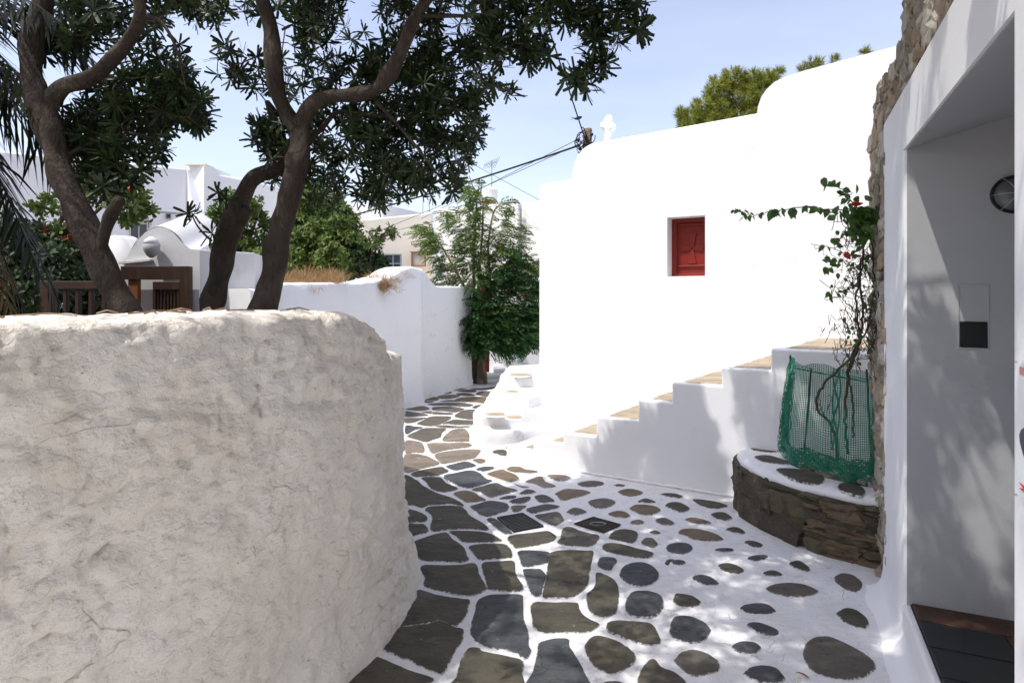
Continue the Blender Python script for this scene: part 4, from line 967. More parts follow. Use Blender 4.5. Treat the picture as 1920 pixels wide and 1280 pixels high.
me = bpy.data.meshes.new('garden_wall'); me.from_pydata(vs, [], fs); me.update(); at_ = me.attributes.new('crev', 'FLOAT', 'POINT'); at_.data.foreach_set('value', crev)
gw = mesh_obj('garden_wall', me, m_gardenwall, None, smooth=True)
tag(gw, 'thick weathered beige plaster wall with lumpy cracked surface and rounded end, filling the left foreground', 'wall')
# garden soil bed behind it
b = MB(); gp_ = [p - wpath(arcw[i])[1]*.45 for i, p in enumerate(pp) if i % 10 == 0]
b.prism([V(p.x, p.y, 0) for p in gp_] + [V(-9, 6.5, 0), V(-9, -1.5, 0)], 0, 1.40); tag(b.build('garden_bed', m_soil), kind='structure')
# dry twigs and pods lying on the wall top
tw = MB(); 
for i in range(20):
    s_ = random.uniform(3.2, 5.4); p, o_ = wpath(s_); k_ = random.uniform(.05, .4); z = wtop(p.y, s_)+.008
    c_ = p - o_*k_; an = random.uniform(0, 3.14); L_ = random.uniform(.05, .22); dv = V(math.cos(an), math.sin(an), 0)*L_/2
    if c_.y > 2.9: continue
    tw.tube([V(c_.x, c_.y, z)-dv, V(c_.x, c_.y, z+.012*random.random()) + V(dv.y, -dv.x, 0)*.15, V(c_.x, c_.y, z)+dv], random.uniform(.002, .004), 5)
tag(tw.build('dry_twigs', M('dry_twig', (.28, .20, .13), .9, island=.5)), 'scattered dry twigs and pods lying along the top of the beige garden wall', 'twigs', kind='stuff')

# ------------------------------------------------------------------ trees behind the garden wall
SK = {}
def trunk(parent, name, pts, per=6, Y=None, mat=m_bark, nn=14):
    P_ = [at(x, y, yy) for x, y, w_, yy in pts]; R_ = [w_*(.70 if parent.name == 'tree' else .80)/2/F*yy for x, y, w_, yy in pts]
    c, r = crom(P_, R_, per)
    r = [q*(1+.16*noise.noise(p*5)+.08*noise.noise(p*13)) for p, q in zip(c, r)]
    b = MB(); b.tube(c, r, nn, jit=.38); b.build(name, mat, parent, smooth=True); SK.setdefault(parent.name, []).extend(c); return c
def shadow_ok(p, slack=0.):
    s_ = p.z / L.z; gx, gy = p.x - L.x*s_, p.y - L.y*s_
    return .5181*gx + .8553*gy < 4.93 + .345*gx + slack
def fill(poly, N_, Y0, Y1, gap=.0, gsc=3.0, seed=0):
    out = []; xs_ = [p[0] for p in poly]; ys_ = [p[1] for p in poly]; tries = 0
    while len(out) < N_ and tries < N_*40:
        tries += 1; x = random.uniform(min(xs_), max(xs_)); y = random.uniform(min(ys_), max(ys_))
        if not inpoly(x, y, poly): continue
        p = at(x, y, random.uniform(Y0, Y1))
        if noise.noise(p*gsc + V(seed, 0, 0)) < gap: continue
        if not shadow_ok(p): continue
        out.append(p)
    return out
def crown(parent, pts, nparts, name='foliage', mat=m_leaf, twr=.0035, temps=ROS, meshes=ROSM, sc=(.8, 1.15)):
    pts = list(pts); vis = [p for p in pts if p.y > .5 and HY-(p.z-EYE)*F/p.y > -20]; vis.sort(key=lambda p: p.y)
    chosen = set(id(p) for p in vis[:nparts])
    T = []
    skel = SK[parent.name]
    for i, p in enumerate(pts):
        out_ = V(random.gauss(0, .5), random.gauss(0, .5), random.gauss(.25, .5)); R_ = rrot(out_, random.uniform(*sc), .35)
        if id(p) in chosen: inst('leaf_cluster', meshes[i % len(meshes)], parent, p, R_)
        else: T.append((p, R_))
    scatter(name, temps, T, mat, parent)
    twigs(pts, skel, twr, 'twigs', parent)

tA = empty('tree', at(235, 585, 3.25), 'leftmost leaning tree behind the garden wall, with thick forked trunk and sawn-off stub', 'tree', 'trees behind the garden wall')
trunk(tA, 'trunk', [(262, 660, 84, 3.2), (236, 588, 76, 3.2), (205, 520, 74, 3.2), (172, 450, 78, 3.2), (143, 390, 66, 3.2), (118, 330, 62, 3.2), (98, 270, 60, 3.2), (84, 215, 68, 3.2), (76, 180, 58, 3.2)])
trunk(tA, 'branch', [(84, 215, 58, 3.2), (62, 150, 52, 3.25), (60, 90, 50, 3.3), (78, 20, 46, 3.35), (95, -60, 40, 3.3), (150, -160, 30, 3.0), (260, -260, 20, 2.7)])
trunk(tA, 'branch', [(84, 210, 50, 3.2), (118, 165, 42, 3.2), (165, 148, 38, 3.15), (205, 118, 34, 3.1), (240, 78, 30, 3.1), (262, 30, 28, 3.0), (255, -40, 26, 2.9), (290, -160, 22, 2.6), (420, -300, 15, 2.4)])
trunk(tA, 'stub', [(185, 480, 44, 3.2), (196, 440, 34, 3.16), (210, 402, 30, 3.12), (226, 372, 30, 3.1)])
trunk(tA, 'branch', [(262, 30, 14, 3.0), (300, 40, 10, 3.0), (330, 90, 7, 3.0), (350, 170, 5, 3.05)], nn=8)
trunk(tA, 'branch', [(110, 300, 14, 3.2), (170, 270, 10, 3.3), (240, 250, 8, 3.3), (290, 260, 5, 3.3)], nn=8)
PA = [(110, -40), (400, -40), (345, 40), (335, 90), (385, 160), (385, 240), (335, 232), (300, 250), (318, 300), (280, 332), (240, 352), (190, 362), (150, 330), (118, 290), (112, 200), (190, 170), (230, 110), (160, 90), (95, 110), (130, 50)]
ptsA = fill(PA, 270, 3.2, 3.85, .02, 4.2, 1) + fill([(180, 150), (330, 110), (385, 170), (380, 235), (320, 235), (270, 340), (160, 340), (115, 240)], 210, 3.2, 3.85, -.12, 4, 2) + fill([(60, 0), (130, 0), (100, 110), (60, 160), (30, 150)], 30, 3.4, 3.8)
ptsA = [p for p in ptsA if p is not None]

tB = empty('tree', at(490, 585, 3.75), 'rightmost, tallest forked tree behind the garden wall, with a broad dark crown', 'tree', 'trees behind the garden wall')
trunk(tB, 'trunk', [(474, 660, 70, 3.7), (490, 585, 62, 3.7), (510, 520, 54, 3.7), (522, 460, 60, 3.7), (533, 410, 50, 3.7), (548, 350, 50, 3.7), (560, 300, 46, 3.7), (563, 260, 46, 3.7), (562, 225, 48, 3.7)])
trunk(tB, 'branch', [(560, 245, 42, 3.7), (538, 215, 38, 3.7), (518, 175, 36, 3.65), (512, 120, 36, 3.6), (508, 60, 34, 3.6), (490, 0, 34, 3.55), (480, -80, 28, 3.4), (520, -220, 20, 3.0)])
trunk(tB, 'branch', [(562, 240, 46, 3.7), (582, 200, 42, 3.7), (620, 180, 36, 3.68), (665, 178, 34, 3.65), (705, 170, 34, 3.6), (732, 138, 34, 3.55), (752, 95, 30, 3.5), (772, 45, 29, 3.45), (805, -5, 28, 3.4), (860, -90, 24, 3.2), (930, -180, 20, 2.9), (1010, -260, 14, 2.6)])
trunk(tB, 'branch', [(575, 262, 16, 3.72), (600, 245, 13, 3.8), (630, 212, 12, 3.85), (660, 213, 11, 3.85), (720, 218, 9, 3.85), (790, 215, 6, 3.85)], nn=8)
trunk(tB, 'branch', [(705, 190, 12, 3.6), (760, 250, 8, 3.7), (800, 300, 6, 3.7), (830, 340, 4, 3.7)], nn=8)
trunk(tB, 'branch', [(780, 30, 12, 3.45), (850, 30, 9, 3.4), (930, 30, 7, 3.3), (1010, 10, 6, 3.2), (1100, 10, 5, 3.1), (1180, 20, 3, 3.1)], nn=8)
PB1 = [(560, -30), (900, -30), (885, 40), (900, 110), (912, 180), (915, 225), (892, 290), (872, 330), (845, 372), (800, 385), (760, 372), (700, 392), (650, 385), (600, 395), (560, 365), (525, 385), (505, 345), (525, 300), (485, 300), (470, 250), (505, 220), (560, 235), (590, 180), (570, 100)]
PB2 = [(345, -30), (355, 30), (412, 70), (402, 105), (395, 145), (442, 152), (470, 190), (505, 205), (590, 170), (620, -30)]
ptsB = fill(PB1, 450, 3.72, 4.4, -.04, 4.4, 5) + fill(PB2, 120, 3.65, 4.2, .03, 4.4, 8) + fill([(700, 60), (905, 60), (912, 230), (870, 330), (700, 380), (640, 250)], 320, 3.75, 4.35, -.14, 4.4, 9)
for (x, y, r_, N_) in ((1090, 150, 30, 12), (1130, 92, 38, 16), (1118, 40, 40, 16), (1168, 18, 32, 12), (1195, 48, 18, 6), (1000, 72, 28, 10), (1022, 112, 24, 8), (985, 92, 26, 8), (940, 60, 34, 12), (950, 165, 18, 4), (935, 105, 22, 8), (1040, 20, 40, 14), (962, 15, 40, 14), (1100, 0, 40, 12), (900, 20, 40, 16), (918, 165, 14, 4)):
    for k_ in range(int(N_*1.15)):
        an = random.uniform(0, 6.28); rr_ = r_*math.sqrt(random.random()); ptsB.append(at(x+rr_*math.cos(an), y+rr_*math.sin(an), 3.1+random.uniform(-.12, .12)))
tC = empty('tree', at(395, 585, 3.9), 'middle trunk behind the garden wall, bending right with a broken knot halfway up', 'tree', 'trees behind the garden wall')
trunk(tC, 'trunk', [(380, 655, 60, 3.9), (396, 585, 50, 3.9), (408, 530, 46, 3.9), (420, 470, 54, 3.9), (436, 420, 52, 3.88), (450, 375, 42, 3.86), (475, 335, 38, 3.86), (508, 318, 34, 3.88), (530, 308, 30, 3.9), (528, 270, 24, 3.95), (512, 225, 20, 3.95), (500, 190, 12, 3.95)])
trunk(tC, 'stub', [(440, 420, 36, 3.88), (456, 405, 34, 3.84), (466, 393, 26, 3.82)])
ptsC = fill([(478, 225), (530, 215), (545, 300), (520, 345), (500, 330), (512, 300), (480, 300)], 40, 3.8, 4.2) 
for (x, y) in ((408, 362), (425, 372), (352, 400), (362, 402), (398, 438)): ptsC.append(at(x, y, 3.75))
b = MB(); b.tube(*crom([at(398, 452, 3.8), at(382, 438, 3.78), at(368, 420, 3.76), at(360, 402, 3.75)], [.008, .007, .005, .004], 5), n=6); b.build('sprout', m_twig, tC)
b = MB(); b.tube(*crom([at(440, 392, 3.8), at(425, 375, 3.76), at(408, 362, 3.75)], [.007, .005, .004], 5), n=6); b.build('sprout', m_twig, tC)

# canopy above the picture: what shades the street
def canopy(N_, x0, x1, y0, y1, z0, z1, gap, seed, sky_low=14):
    out = []; tries = 0
    while len(out) < N_ and tries < N_*60:
        tries += 1; p = V(random.uniform(x0, x1), random.uniform(y0, y1), random.uniform(z0, z1))
        if noise.noise(p*V(1, 1, 1).length*.95 + V(seed, 0, 0)) < gap: continue
        if not shadow_ok(p, -.02): continue
        k3 = (m_out.dot(p) - m_out.dot(A0))/m_out.dot(L); h3 = p - L*k3; t3 = (h3-A0).dot(a)
        if 1.95 < t3 < 3.2 and -.3 < h3.z < 2.6 and random.random() < .93: continue
        k4 = (a.dot(p) - a.dot(J0))/a.dot(L); h4 = p - L*k4; d4 = (h4-A0).dot(m_in)
        if -.1 < d4 < 1.0 and -.2 < h4.z < 2.2 and noise.noise(V(d4*4, h4.z*2.2, 8)) > -.08: continue   # looser crown here: dapples in the doorway    # a gap in the crown lights the near pier
        k5 = (CS - n.dot(p))/(-n.dot(L)); h5 = p - L*k5; t5 = h5.dot(d)
        if k5 > 0 and 0 < h5.z < 1.1 and -2.6 < t5 < 0 and noise.noise(V(t5*3.2, h5.z*1.6, 3)) > .12: continue        # and along the stair front
        if p.y > 0 and HY-(p.z-EYE)*F/p.y > -45: continue       # stays above the frame, where the photo shows none
        out.append(p)
    return out
ptsB += canopy(5600, -1.25, 1.5, -.3, 4.4, 3.3, 4.9, -.15, 31)
ptsA += canopy(300, -3.4, -.9, -.2, 3.8, 3.3, 4.6, -.2, 77)
k_ = 0
def stair_gap(p):
    k5 = (CS - n.dot(p))/(-n.dot(L)); h5 = p - L*k5; return 0 < h5.z < 1.1 and noise.noise(V(h5.dot(d)*3.2, h5.z*1.6, 3)) > .12
while k_ < 1500:                                  # the crown's far rim
    p = V(random.uniform(-1.6, 1.4), random.uniform(2.6, 4.6), random.uniform(3.5, 4.9))
    if noise.noise(p*1.3 + V(5, 0, 0)) > -.12 and not stair_gap(p) and shadow_ok(p, -.03) and not shadow_ok(p, -.75) and HY-(p.z-EYE)*F/p.y < -45: ptsB.append(p); k_ += 1
trunk(tB, 'branch', [(560, -200, 30, 3.0), (760, -420, 24, 2.7), (1100, -600, 18, 2.3), (1500, -800, 12, 2.0)], nn=8)
trunk(tB, 'branch', [(800, 0, 24, 3.4), (900, -220, 20, 3.5), (1050, -330, 16, 3.3), (1250, -420, 12, 3.0)], nn=8)
crown(tA, ptsA, 240); crown(tB, ptsB, 280); crown(tC, ptsC, 45)

# ------------------------------------------------------------------ palm at the left edge
pm = empty('palm_tree', V(-3.75, 3.35, 1.4), 'palm with drooping dark fronds at the left edge of the picture', 'palm tree')
b = MB(); b.tube(*crom([V(-3.75, 3.35, 1.2), V(-3.72, 3.35, 2.2), V(-3.65, 3.3, 3.1)], [.17, .15, .13], 8), n=12, jit=.3); b.build('trunk', m_bark, pm, smooth=True)
def frond(c0, dirv, L_, rise, droop, mat, dens=60):
    B_ = MB(); pts = []
    for i in range(21):
        s_ = i/20; pts.append(c0 + dirv*(L_*s_) + V(0, 0, rise*s_*L_ - droop*L_*s_*s_))
    B_.tube(pts, [.012*(1-.8*i/20) for i in range(21)], 5)
    for i in range(dens):
        s_ = .12+.88*(i+random.uniform(-.4, .4))/dens; x = s_*20; k_ = min(int(x), 19); p = pts[k_].lerp(pts[k_+1], x-k_); tg = (pts[k_+1]-pts[k_]).normalized(); side = tg.cross(V(0, 0, 1)).normalized()
        for sg_ in (-1, 1):
            ll = .42*math.sin(math.pi*(.15+.8*s_))*random.uniform(.85, 1.1); dv = (side*sg_*.8 + tg*.65 + V(random.gauss(0, .16), random.gauss(0, .16), -.25+random.gauss(0, .16))).normalized(); w_ = tg.cross(dv).normalized(); wv = dv.cross(w_)*.009
            m1 = p + dv*ll*.5 + V(0, 0, -.03); m2 = p + dv*ll + V(0, 0, -.22*ll-.06*random.random())
            B_.add([p-wv*.6, p+wv*.6, m1+wv, m1-wv, m2], [(0, 1, 2, 3), (3, 2, 4)])
    return B_.build('frond', mat, pm)
pc0 = V(-3.55, 3.35, 3.1)
for (az, L_, rise, dr, mt) in ((-.15, 1.15, .45, .95, m_palm), (.25, 1.2, .15, .95, m_palm), (-.5, 1.3, .5, .9, m_palm), (.6, 1.25, .3, 1.0, m_palm), (.05, .95, -.2, 1.3, m_palm), (-.3, 1.0, -.5, 1.1, m_palm), (.4, .95, -.6, 1.2, m_palm), (-.05, 1.3, .75, .9, m_palm), (.15, 1.35, .6, .85, m_palm), (1.1, 1.2, .2, 1.0, m_palm), (-.9, 1.2, .3, 1.0, m_palm), (.15, .75, -.9, 1.3, m_palmdry), (2.2, 1.2, .3, 1, m_palm), (3.2, 1.2, .3, 1, m_palm), (-1.8, 1.2, .3, 1, m_palm), (-.1, .7, -1.2, 1.5, m_palm), (.7, .8, -1.0, 1.5, m_palm)):
    frond(pc0, V(math.cos(az), math.sin(az), 0), L_, rise, dr, mt)

for i in range(13):
    az = random.uniform(-1.2, .9); frond(pc0 + V(.0, 0, -.1-.05*i), V(math.cos(az), math.sin(az), 0), random.uniform(.40, .62), -.3, 2.6+.12*i, m_palm if i % 4 else m_palmdry, 46)
# dark hedge and shrubs behind the left wall
def blob(parent, name, specs, N_, temps, mat, sc=(.8, 1.2), up=None, spread=.8):
    T = []
    tot = sum(r[3]*r[4] for r in specs)
    for (px, py, Y, rx, rz, ry) in [(s_[0], s_[1], s_[2], s_[3], s_[4], s_[5]) for s_ in specs]:
        c_ = at(px, py, Y); rx_, rz_ = rx/F*Y, rz/F*Y; k_ = max(3, int(N_*rx*rz/tot))
        for i in range(k_):
            v_ = V(random.gauss(0, 1), random.gauss(0, 1), random.gauss(0, 1)).normalized()*random.uniform(.45, 1.0)**.7
            p = c_ + V(v_.x*rx_, v_.y*ry, v_.z*rz_)
            if noise.noise(p*3.5/ max(.5, rx_*2)) < -.28: continue
            T.append((p, rrot(v_ + V(0, 0, .3), random.uniform(*sc), spread*.6)))
    return scatter(name, temps, T, mat, parent)
def shrub(name, label, cat, base, specs, N_, temps, mat, stems, group=None, sc=(.8, 1.2), smat=m_twig, extra=None):
    r = empty(name, base, label, cat, group)
    blob(r, 'foliage', specs, N_, temps, mat, sc)
    for (P_, w_) in stems:
        b = MB(); b.tube(*crom([at(*p) for p in P_], [w_*(1-.6*i/(len(P_)-1)) for i in range(len(P_))], 5), n=8, jit=.2); b.build('stem', smat, r, smooth=True)
    return r
shrub('hedge', 'dark green hedge behind the brown fence in the left garden', 'hedge', V(-4.2, 5.3, 1.4), [(30, 530, 5.4, 60, 70, .5), (90, 560, 5.4, 70, 60, .5), (130, 500, 5.6, 50, 55, .4), (40, 470, 5.6, 60, 60, .5), (-40, 480, 5.4, 70, 100, .5), (170, 560, 5.7, 40, 50, .3)], 1500, BSH, m_bushdark, [([(60, 600, 5.4), (55, 520, 5.4)], .04)])
fl = shrub('flowering_shrub', 'shrub with reddish shoots and bare forked stems left of the leaning tree', 'shrub', V(-3.9, 5.9, 1.4), [(100, 450, 5.9, 55, 30, .3), (60, 445, 5.9, 50, 28, .3), (130, 470, 5.9, 35, 25, .3), (90, 385, 5.9, 22, 20, .2), (200, 350, 5.6, 60, 40, .3), (245, 385, 5.6, 30, 40, .3)], 420, BSH, m_bush, [([(110, 560, 5.9), (95, 470, 5.9), (110, 420, 5.9), (135, 390, 5.9), (165, 330, 5.9)], .035), ([(85, 570, 5.8), (100, 480, 5.8), (125, 430, 5.8), (165, 410, 5.8), (200, 380, 5.8)], .03)])
blob(fl, 'red_shoots', [(95, 440, 5.8, 45, 14, .2), (110, 452, 5.8, 30, 14, .2)], 60, BSH, m_fernred, (.5, .8))
b = MB(); c_ = at(245, 354, 5.4); b.tube([c_+V(0, 0, -.022), c_+V(0, 0, -.014), c_, c_+V(0, 0, .014), c_+V(0, 0, .022)], [.006, .018, .024, .018, .006], 10); b.build('fruit', m_orange, fl, smooth=True)

# bright trees between the garden and the cream house
shrub('bushy_tree', 'bright green bushy tree behind the forked trunk, above the dry grass', 'tree', at(520, 560, 9.5), [(600, 440, 9.5, 60, 55, .7), (560, 480, 9.4, 60, 45, .6), (590, 380, 9.6, 60, 40, .6), (630, 480, 9.2, 45, 45, .5), (640, 420, 9.6, 35, 40, .5), (500, 500, 9.5, 50, 40, .5)], 2900, BSH, m_bush, [([(585, 600, 9.5), (590, 520, 9.5), (600, 450, 9.5)], .06)], sc=(.8, 1.3))
shrub('thin_tree', 'airy light green tree in front of the shaded house, between the two middle trunks', 'tree', at(470, 560, 9.8), [(430, 450, 9.8, 35, 55, .5), (470, 430, 9.8, 35, 50, .5), (450, 390, 9.8, 45, 30, .5), (410, 410, 9.8, 22, 22, .3)], 520, BSH, m_bush, [([(450, 600, 9.8), (452, 500, 9.8), (445, 440, 9.8), (430, 400, 9.8)], .04), ([(452, 500, 9.8), (475, 430, 9.8), (485, 390, 9.8)], .03)], sc=(.8, 1.4))
shrub('dark_shrub', 'dark twiggy shrub against the cream house, right of the bright bushy tree', 'shrub', at(690, 540, 9.6), [(670, 485, 9.4, 48, 35, .4), (650, 500, 9.4, 35, 28, .3), (700, 500, 9.4, 30, 25, .3)], 520, BSH, m_bushdark, [([(680, 560, 9.4), (682, 500, 9.4), (700, 460, 9.4), (735, 435, 9.4)], .03), ([(680, 550, 9.4), (665, 480, 9.4), (650, 440, 9.4)], .025), ([(680, 540, 9.4), (690, 480, 9.4), (680, 440, 9.4)], .02)], sc=(.8, 1.4))
ls = shrub('leafy_shrub', 'thin-stemmed shrub with pale green leaf tips beside the cream wall windows', 'shrub', at(700, 540, 9.2), [(715, 440, 9.2, 30, 12, .15), (690, 455, 9.2, 35, 16, .2), (725, 432, 9.2, 18, 8, .1), (660, 450, 9.2, 25, 18, .2)], 110, BSH, m_leafpale, [([(700, 540, 9.2), (695, 480, 9.2), (720, 440, 9.2), (742, 428, 9.2)], .02), ([(700, 540, 9.2), (680, 470, 9.2), (655, 440, 9.2)], .02)], sc=(.7, 1.2))

# ------------------------------------------------------------------ feathery tree by the alley wall
fb_ = gnd(897, 716); ft = empty('feathery_tree', fb_, 'slender tree with feathery drooping leaves and split trunk at the alley bend', 'tree')
def px2(x, y, Yy=11.3): return at(x, y, Yy)
b = MB(); b.tube(*crom([px2(892, 722), px2(891, 690), px2(894, 655), px2(892, 620)], [.125, .10, .10, .09], 6), n=12, jit=.45); b.build('trunk', m_bark, ft, smooth=True)
b = MB(); b.tube(*crom([px2(905, 722, 11.2), px2(903, 690, 11.2), px2(908, 655, 11.2), px2(915, 610, 11.2)], [.10, .075, .08, .06], 6), n=12, jit=.45); b.build('trunk', m_bark2, ft, smooth=True)
brs = [[(892, 620), (888, 540), (890, 450), (893, 380), (880, 330)], [(892, 620), (880, 560), (850, 500), (820, 450), (795, 428)], [(915, 610), (920, 540), (915, 470), (925, 400), (942, 380)], [(915, 610), (950, 560), (965, 510), (990, 480)], [(915, 610), (960, 600), (990, 560), (1008, 540)], [(892, 600), (900, 500), (905, 420), (905, 370)], [(915, 620), (950, 630), (985, 640)], [(892, 620), (865, 640), (848, 655)]]
SK['feathery_tree_b'] = []
for P_ in brs:
    b = MB(); c_, r_ = crom([px2(x, y, 11.3+.35*math.sin(x*.7)) for x, y in P_], [.035*(1-.75*i/(len(P_)-1)) for i in range(len(P_))], 6); b.tube(c_, r_, 6); b.build('branch', m_bark2, ft, smooth=True); SK['feathery_tree_b'] += c_
FT = {'l': [], 'd': [], 'r': []}
def fputs(key, px, py, rx, ry, N_, dep=.5, sc=(.7, 1.1)):
    for i in range(int(N_*(1.4 if key == 'l' else 1.6))):
        an = random.uniform(0, 6.28); q = math.sqrt(random.random()); x = px+rx*q*math.cos(an)*(.82 if key == 'd' else 1); y = py+ry*q*math.sin(an); p = px2(x, y, 11.3+random.uniform(-dep, dep))
        c_ = px2(905, min(py, 600)); dv = (p-c_); dv.z *= .4; dv = dv.normalized() + V(random.gauss(0, .5), random.gauss(0, .5), random.gauss(.05, .3)); FT[key].append((p, xrot(dv, random.uniform(*sc), .6)))
for (x, y, rx, ry, N_) in ((888, 350, 14, 20, 26), (895, 385, 20, 22, 46), (880, 420, 30, 28, 70), (905, 455, 40, 30, 110), (885, 500, 30, 40, 90), (925, 500, 40, 40, 130), (940, 400, 14, 26, 34), (960, 440, 20, 25, 34), (800, 432, 14, 12, 20), (820, 452, 22, 20, 36), (835, 485, 24, 28, 46), (850, 525, 26, 30, 46), (925, 590, 40, 24, 120), (848, 412, 10, 16, 12), (990, 500, 20, 20, 40)): fputs('l', x, y, rx, ry, N_)
for (x, y, rx, ry, N_) in ((930, 545, 40, 36, 110), (955, 505, 25, 34, 50), (985, 555, 20, 36, 70), (900, 620, 48, 30, 230), (950, 620, 55, 36, 280), (985, 610, 30, 30, 150), (862, 640, 20, 12, 26), (880, 624, 28, 14, 40), (960, 630, 36, 14, 40), (900, 585, 30, 30, 100)): fputs('d', x, y, rx, ry, N_, sc=(.9, 1.3))
for (x, y, rx, ry, N_) in ((958, 520, 14, 14, 14), (975, 545, 10, 16, 12), (893, 545, 8, 14, 8)): fputs('r', x, y, rx, ry, N_//2, sc=(.4, .6))
scatter('foliage', SPR, FT['l'], m_fern, ft); scatter('dense_foliage', SPR, FT['d'], m_ferndark, ft); scatter('reddish_foliage', SPR, FT['r'], m_fernred, ft)

# ------------------------------------------------------------------ alley walls beyond
def wallpoly(name, label, pts, thick, mat, cat='wall', nrm=None, rough=.01, parent=None, bevel=.02):
    """front face through ground points with given tops: pts=[(px, Y, ztop)]; solid, back side offset"""
    B_ = MB(); Fp = []; Bp = []
    base = [V((px-HX)/F*Y, Y, 0) for px, Y, z in pts]
    for i, b_ in enumerate(base):
        tg = (base[min(i+1, len(base)-1)] - base[max(i-1, 0)]).normalized(); o_ = V(-tg.y, tg.x, 0)
        if o_.y < 0: o_ = -o_
        Fp.append(b_); Bp.append(b_ + o_*thick)
    k = len(base); vs = []; 
    for i in range(k):
        z = pts[i][2]; r_ = .03; dn = (Fp[i]-Bp[i]).normalized()
        for (P_, zz) in ((Fp[i]+dn*.04, -.03), (Fp[i]+dn*.01, .18), (Fp[i], .6), (Fp[i], z*.6), (Fp[i], z-r_), (Fp[i].lerp(Bp[i], .04), z-.008), (Fp[i].lerp(Bp[i], .12), z), (Bp[i].lerp(Fp[i], .1), z), (Bp[i], z-r_), (Bp[i], -.03)):
            q = V(P_.x, P_.y, zz); q += V(.4, -.8, 0)*rough*noise.fractal(q*2.5, .8, 2, 3); vs.append(q)
    fs = [(i*10+j, (i+1)*10+j, (i+1)*10+j+1, i*10+j+1) for i in range(k-1) for j in range(9)] + [tuple(range(9, -1, -1)), tuple((k-1)*10+j for j in range(10))]
    B_.add(vs, fs); o = B_.build(name, mat, parent, smooth=False)
    o.data.polygons.foreach_set('use_smooth', [len(p.vertices) == 4 for p in o.data.polygons])
    if label: tag(o, label, cat)
    return o
def lin(a0, a1, N_, tops): # tops: list of (frac, z)
    out = []
    for i in range(N_+1):
        f_ = i/N_; px = a0[0]+(a1[0]-a0[0])*f_; Y = 1/((1/a0[1])*(1-f_)+(1/a1[1])*f_); z = np.interp(f_, [t_[0] for t_ in tops], [t_[1] for t_ in tops]); out.append((px, Y, float(z)+.012*noise.noise(V(f_*20, 0, 5))))
    return out
def zt(py, Y): return EYE + (HY-py)/F*Y
W1 = lin((470, 6.45), (793, 9.1), 60, [(0, zt(541, 6.45)), (.14, zt(545, 6.8)), (.17, zt(531, 6.9)), (.35, zt(530, 7.3)), (.60, zt(530, 7.9)), (.72, zt(527, 8.3)), (.82, zt(518, 8.6)), (.88, zt(505, 8.8)), (.94, zt(500, 9.0)), (1, zt(503, 9.1))])
wallpoly('alley_wall', 'long white alley wall with ragged grassy top and raised hump at its right end', W1, .5, m_white, rough=.02)
W2 = lin((778, 9.25), (884, 11.1), 24, [(0, zt(502, 9.25)), (.18, zt(508, 9.5)), (.28, zt(524, 9.7)), (.38, zt(536, 9.9)), (.6, zt(537, 10.4)), (1, zt(537, 11.1))])
wallpoly('alley_wall', 'lower white wall with speckled plaster, running from the hump to the feathery tree', W2, .35, m_rough, rough=.012)
# ledge above the wall and the bits of mortar at the far end of the alley
b = MB(); b.prism([V(*xy(884, 11.2), 0), V(*xy(940, 11.4), 0), V(*xy(960, 12.2), 0), V(*xy(890, 12.4), 0)], 0, .07); b.prism([V(*xy(925, 12.2), 0), V(*xy(1000, 12.0), 0), V(*xy(1000, 12.8), 0), V(*xy(925, 13), 0)], 0, .14)
tag(b.build('kerb', m_rough, bevel=.015), kind='structure')
# dry grass clumps on the wall top
GR = []
for s_ in range(3):
    r = random.Random(s_); out = []
    for i in range(26):
        h = r.uniform(.03, .13); x, y = r.gauss(0, .05), r.gauss(0, .05); lx, ly = r.gauss(0, .07), r.gauss(0, .07); w_ = .0022
        out.append((np.array([(x-w_, y, 0), (x+w_, y, 0), (x+lx*.5+w_, y+ly*.5, h*.6), (x+lx*.5-w_, y+ly*.5, h*.6), (x+lx, y+ly, h)]), [(0, 1, 2, 3), (3, 2, 4)]))
    GR.append(combine(out))
T = []
for (x0, x1, y0, y1, Y, N_, s_) in ((522, 640, 520, 532, 7.6, 60, 1.1), (560, 640, 515, 528, 7.8, 40, 1.3), (545, 575, 528, 538, 7.35, 22, .8), (690, 745, 520, 530, 8.5, 26, 1.0), (700, 720, 530, 540, 8.3, 10, .7), (745, 770, 512, 520, 8.8, 8, .7)):
    for i in range(N_): T.append((at(random.uniform(x0, x1), random.uniform(y0, y1)+4, Y+random.uniform(-.1, .25)), rrot(V(0, 0, 1), random.uniform(.6, 1.2)*s_, .25)))
tag(scatter('dry_grass', GR, T, m_dry, None), 'clumps of straw-coloured dry grass growing along the top of the long white alley wall', 'grass', kind='stuff')
# overhanging tufts (matted roots) below the ragged top
for (px, py, Y, w_, h_) in ((556, 534, 7.28, 34, 16), (718, 533, 8.35, 24, 18)):
    T = []
    for i in range(90):
        T.append((at(px+random.gauss(0, w_*.45), py+random.gauss(0, h_*.3), Y-.06+random.uniform(-.05, .06)), rrot(V(0, -.5, -.7), random.uniform(.3, .7), .8)))
    tag(scatter('root_mat', GR, T, m_dry, None), 'brown matted dry tuft hanging over the alley wall top, %s' % ('beside the tall forked trunk' if px < 600 else 'near the wall\'s hump'), 'dry tuft', kind='stuff')

# ------------------------------------------------------------------ gate building and fence in the left garden
gt = empty('gate_house', V(-3.6, 6.8, 1.2), 'small white garden gatehouse with a vaulted arch roof and a grey shaded front', 'gatehouse')
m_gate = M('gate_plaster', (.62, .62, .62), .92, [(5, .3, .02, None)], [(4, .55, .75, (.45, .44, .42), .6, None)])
YG = 6.6
def gq(px, py, Yy=YG): return at(px, py, Yy)
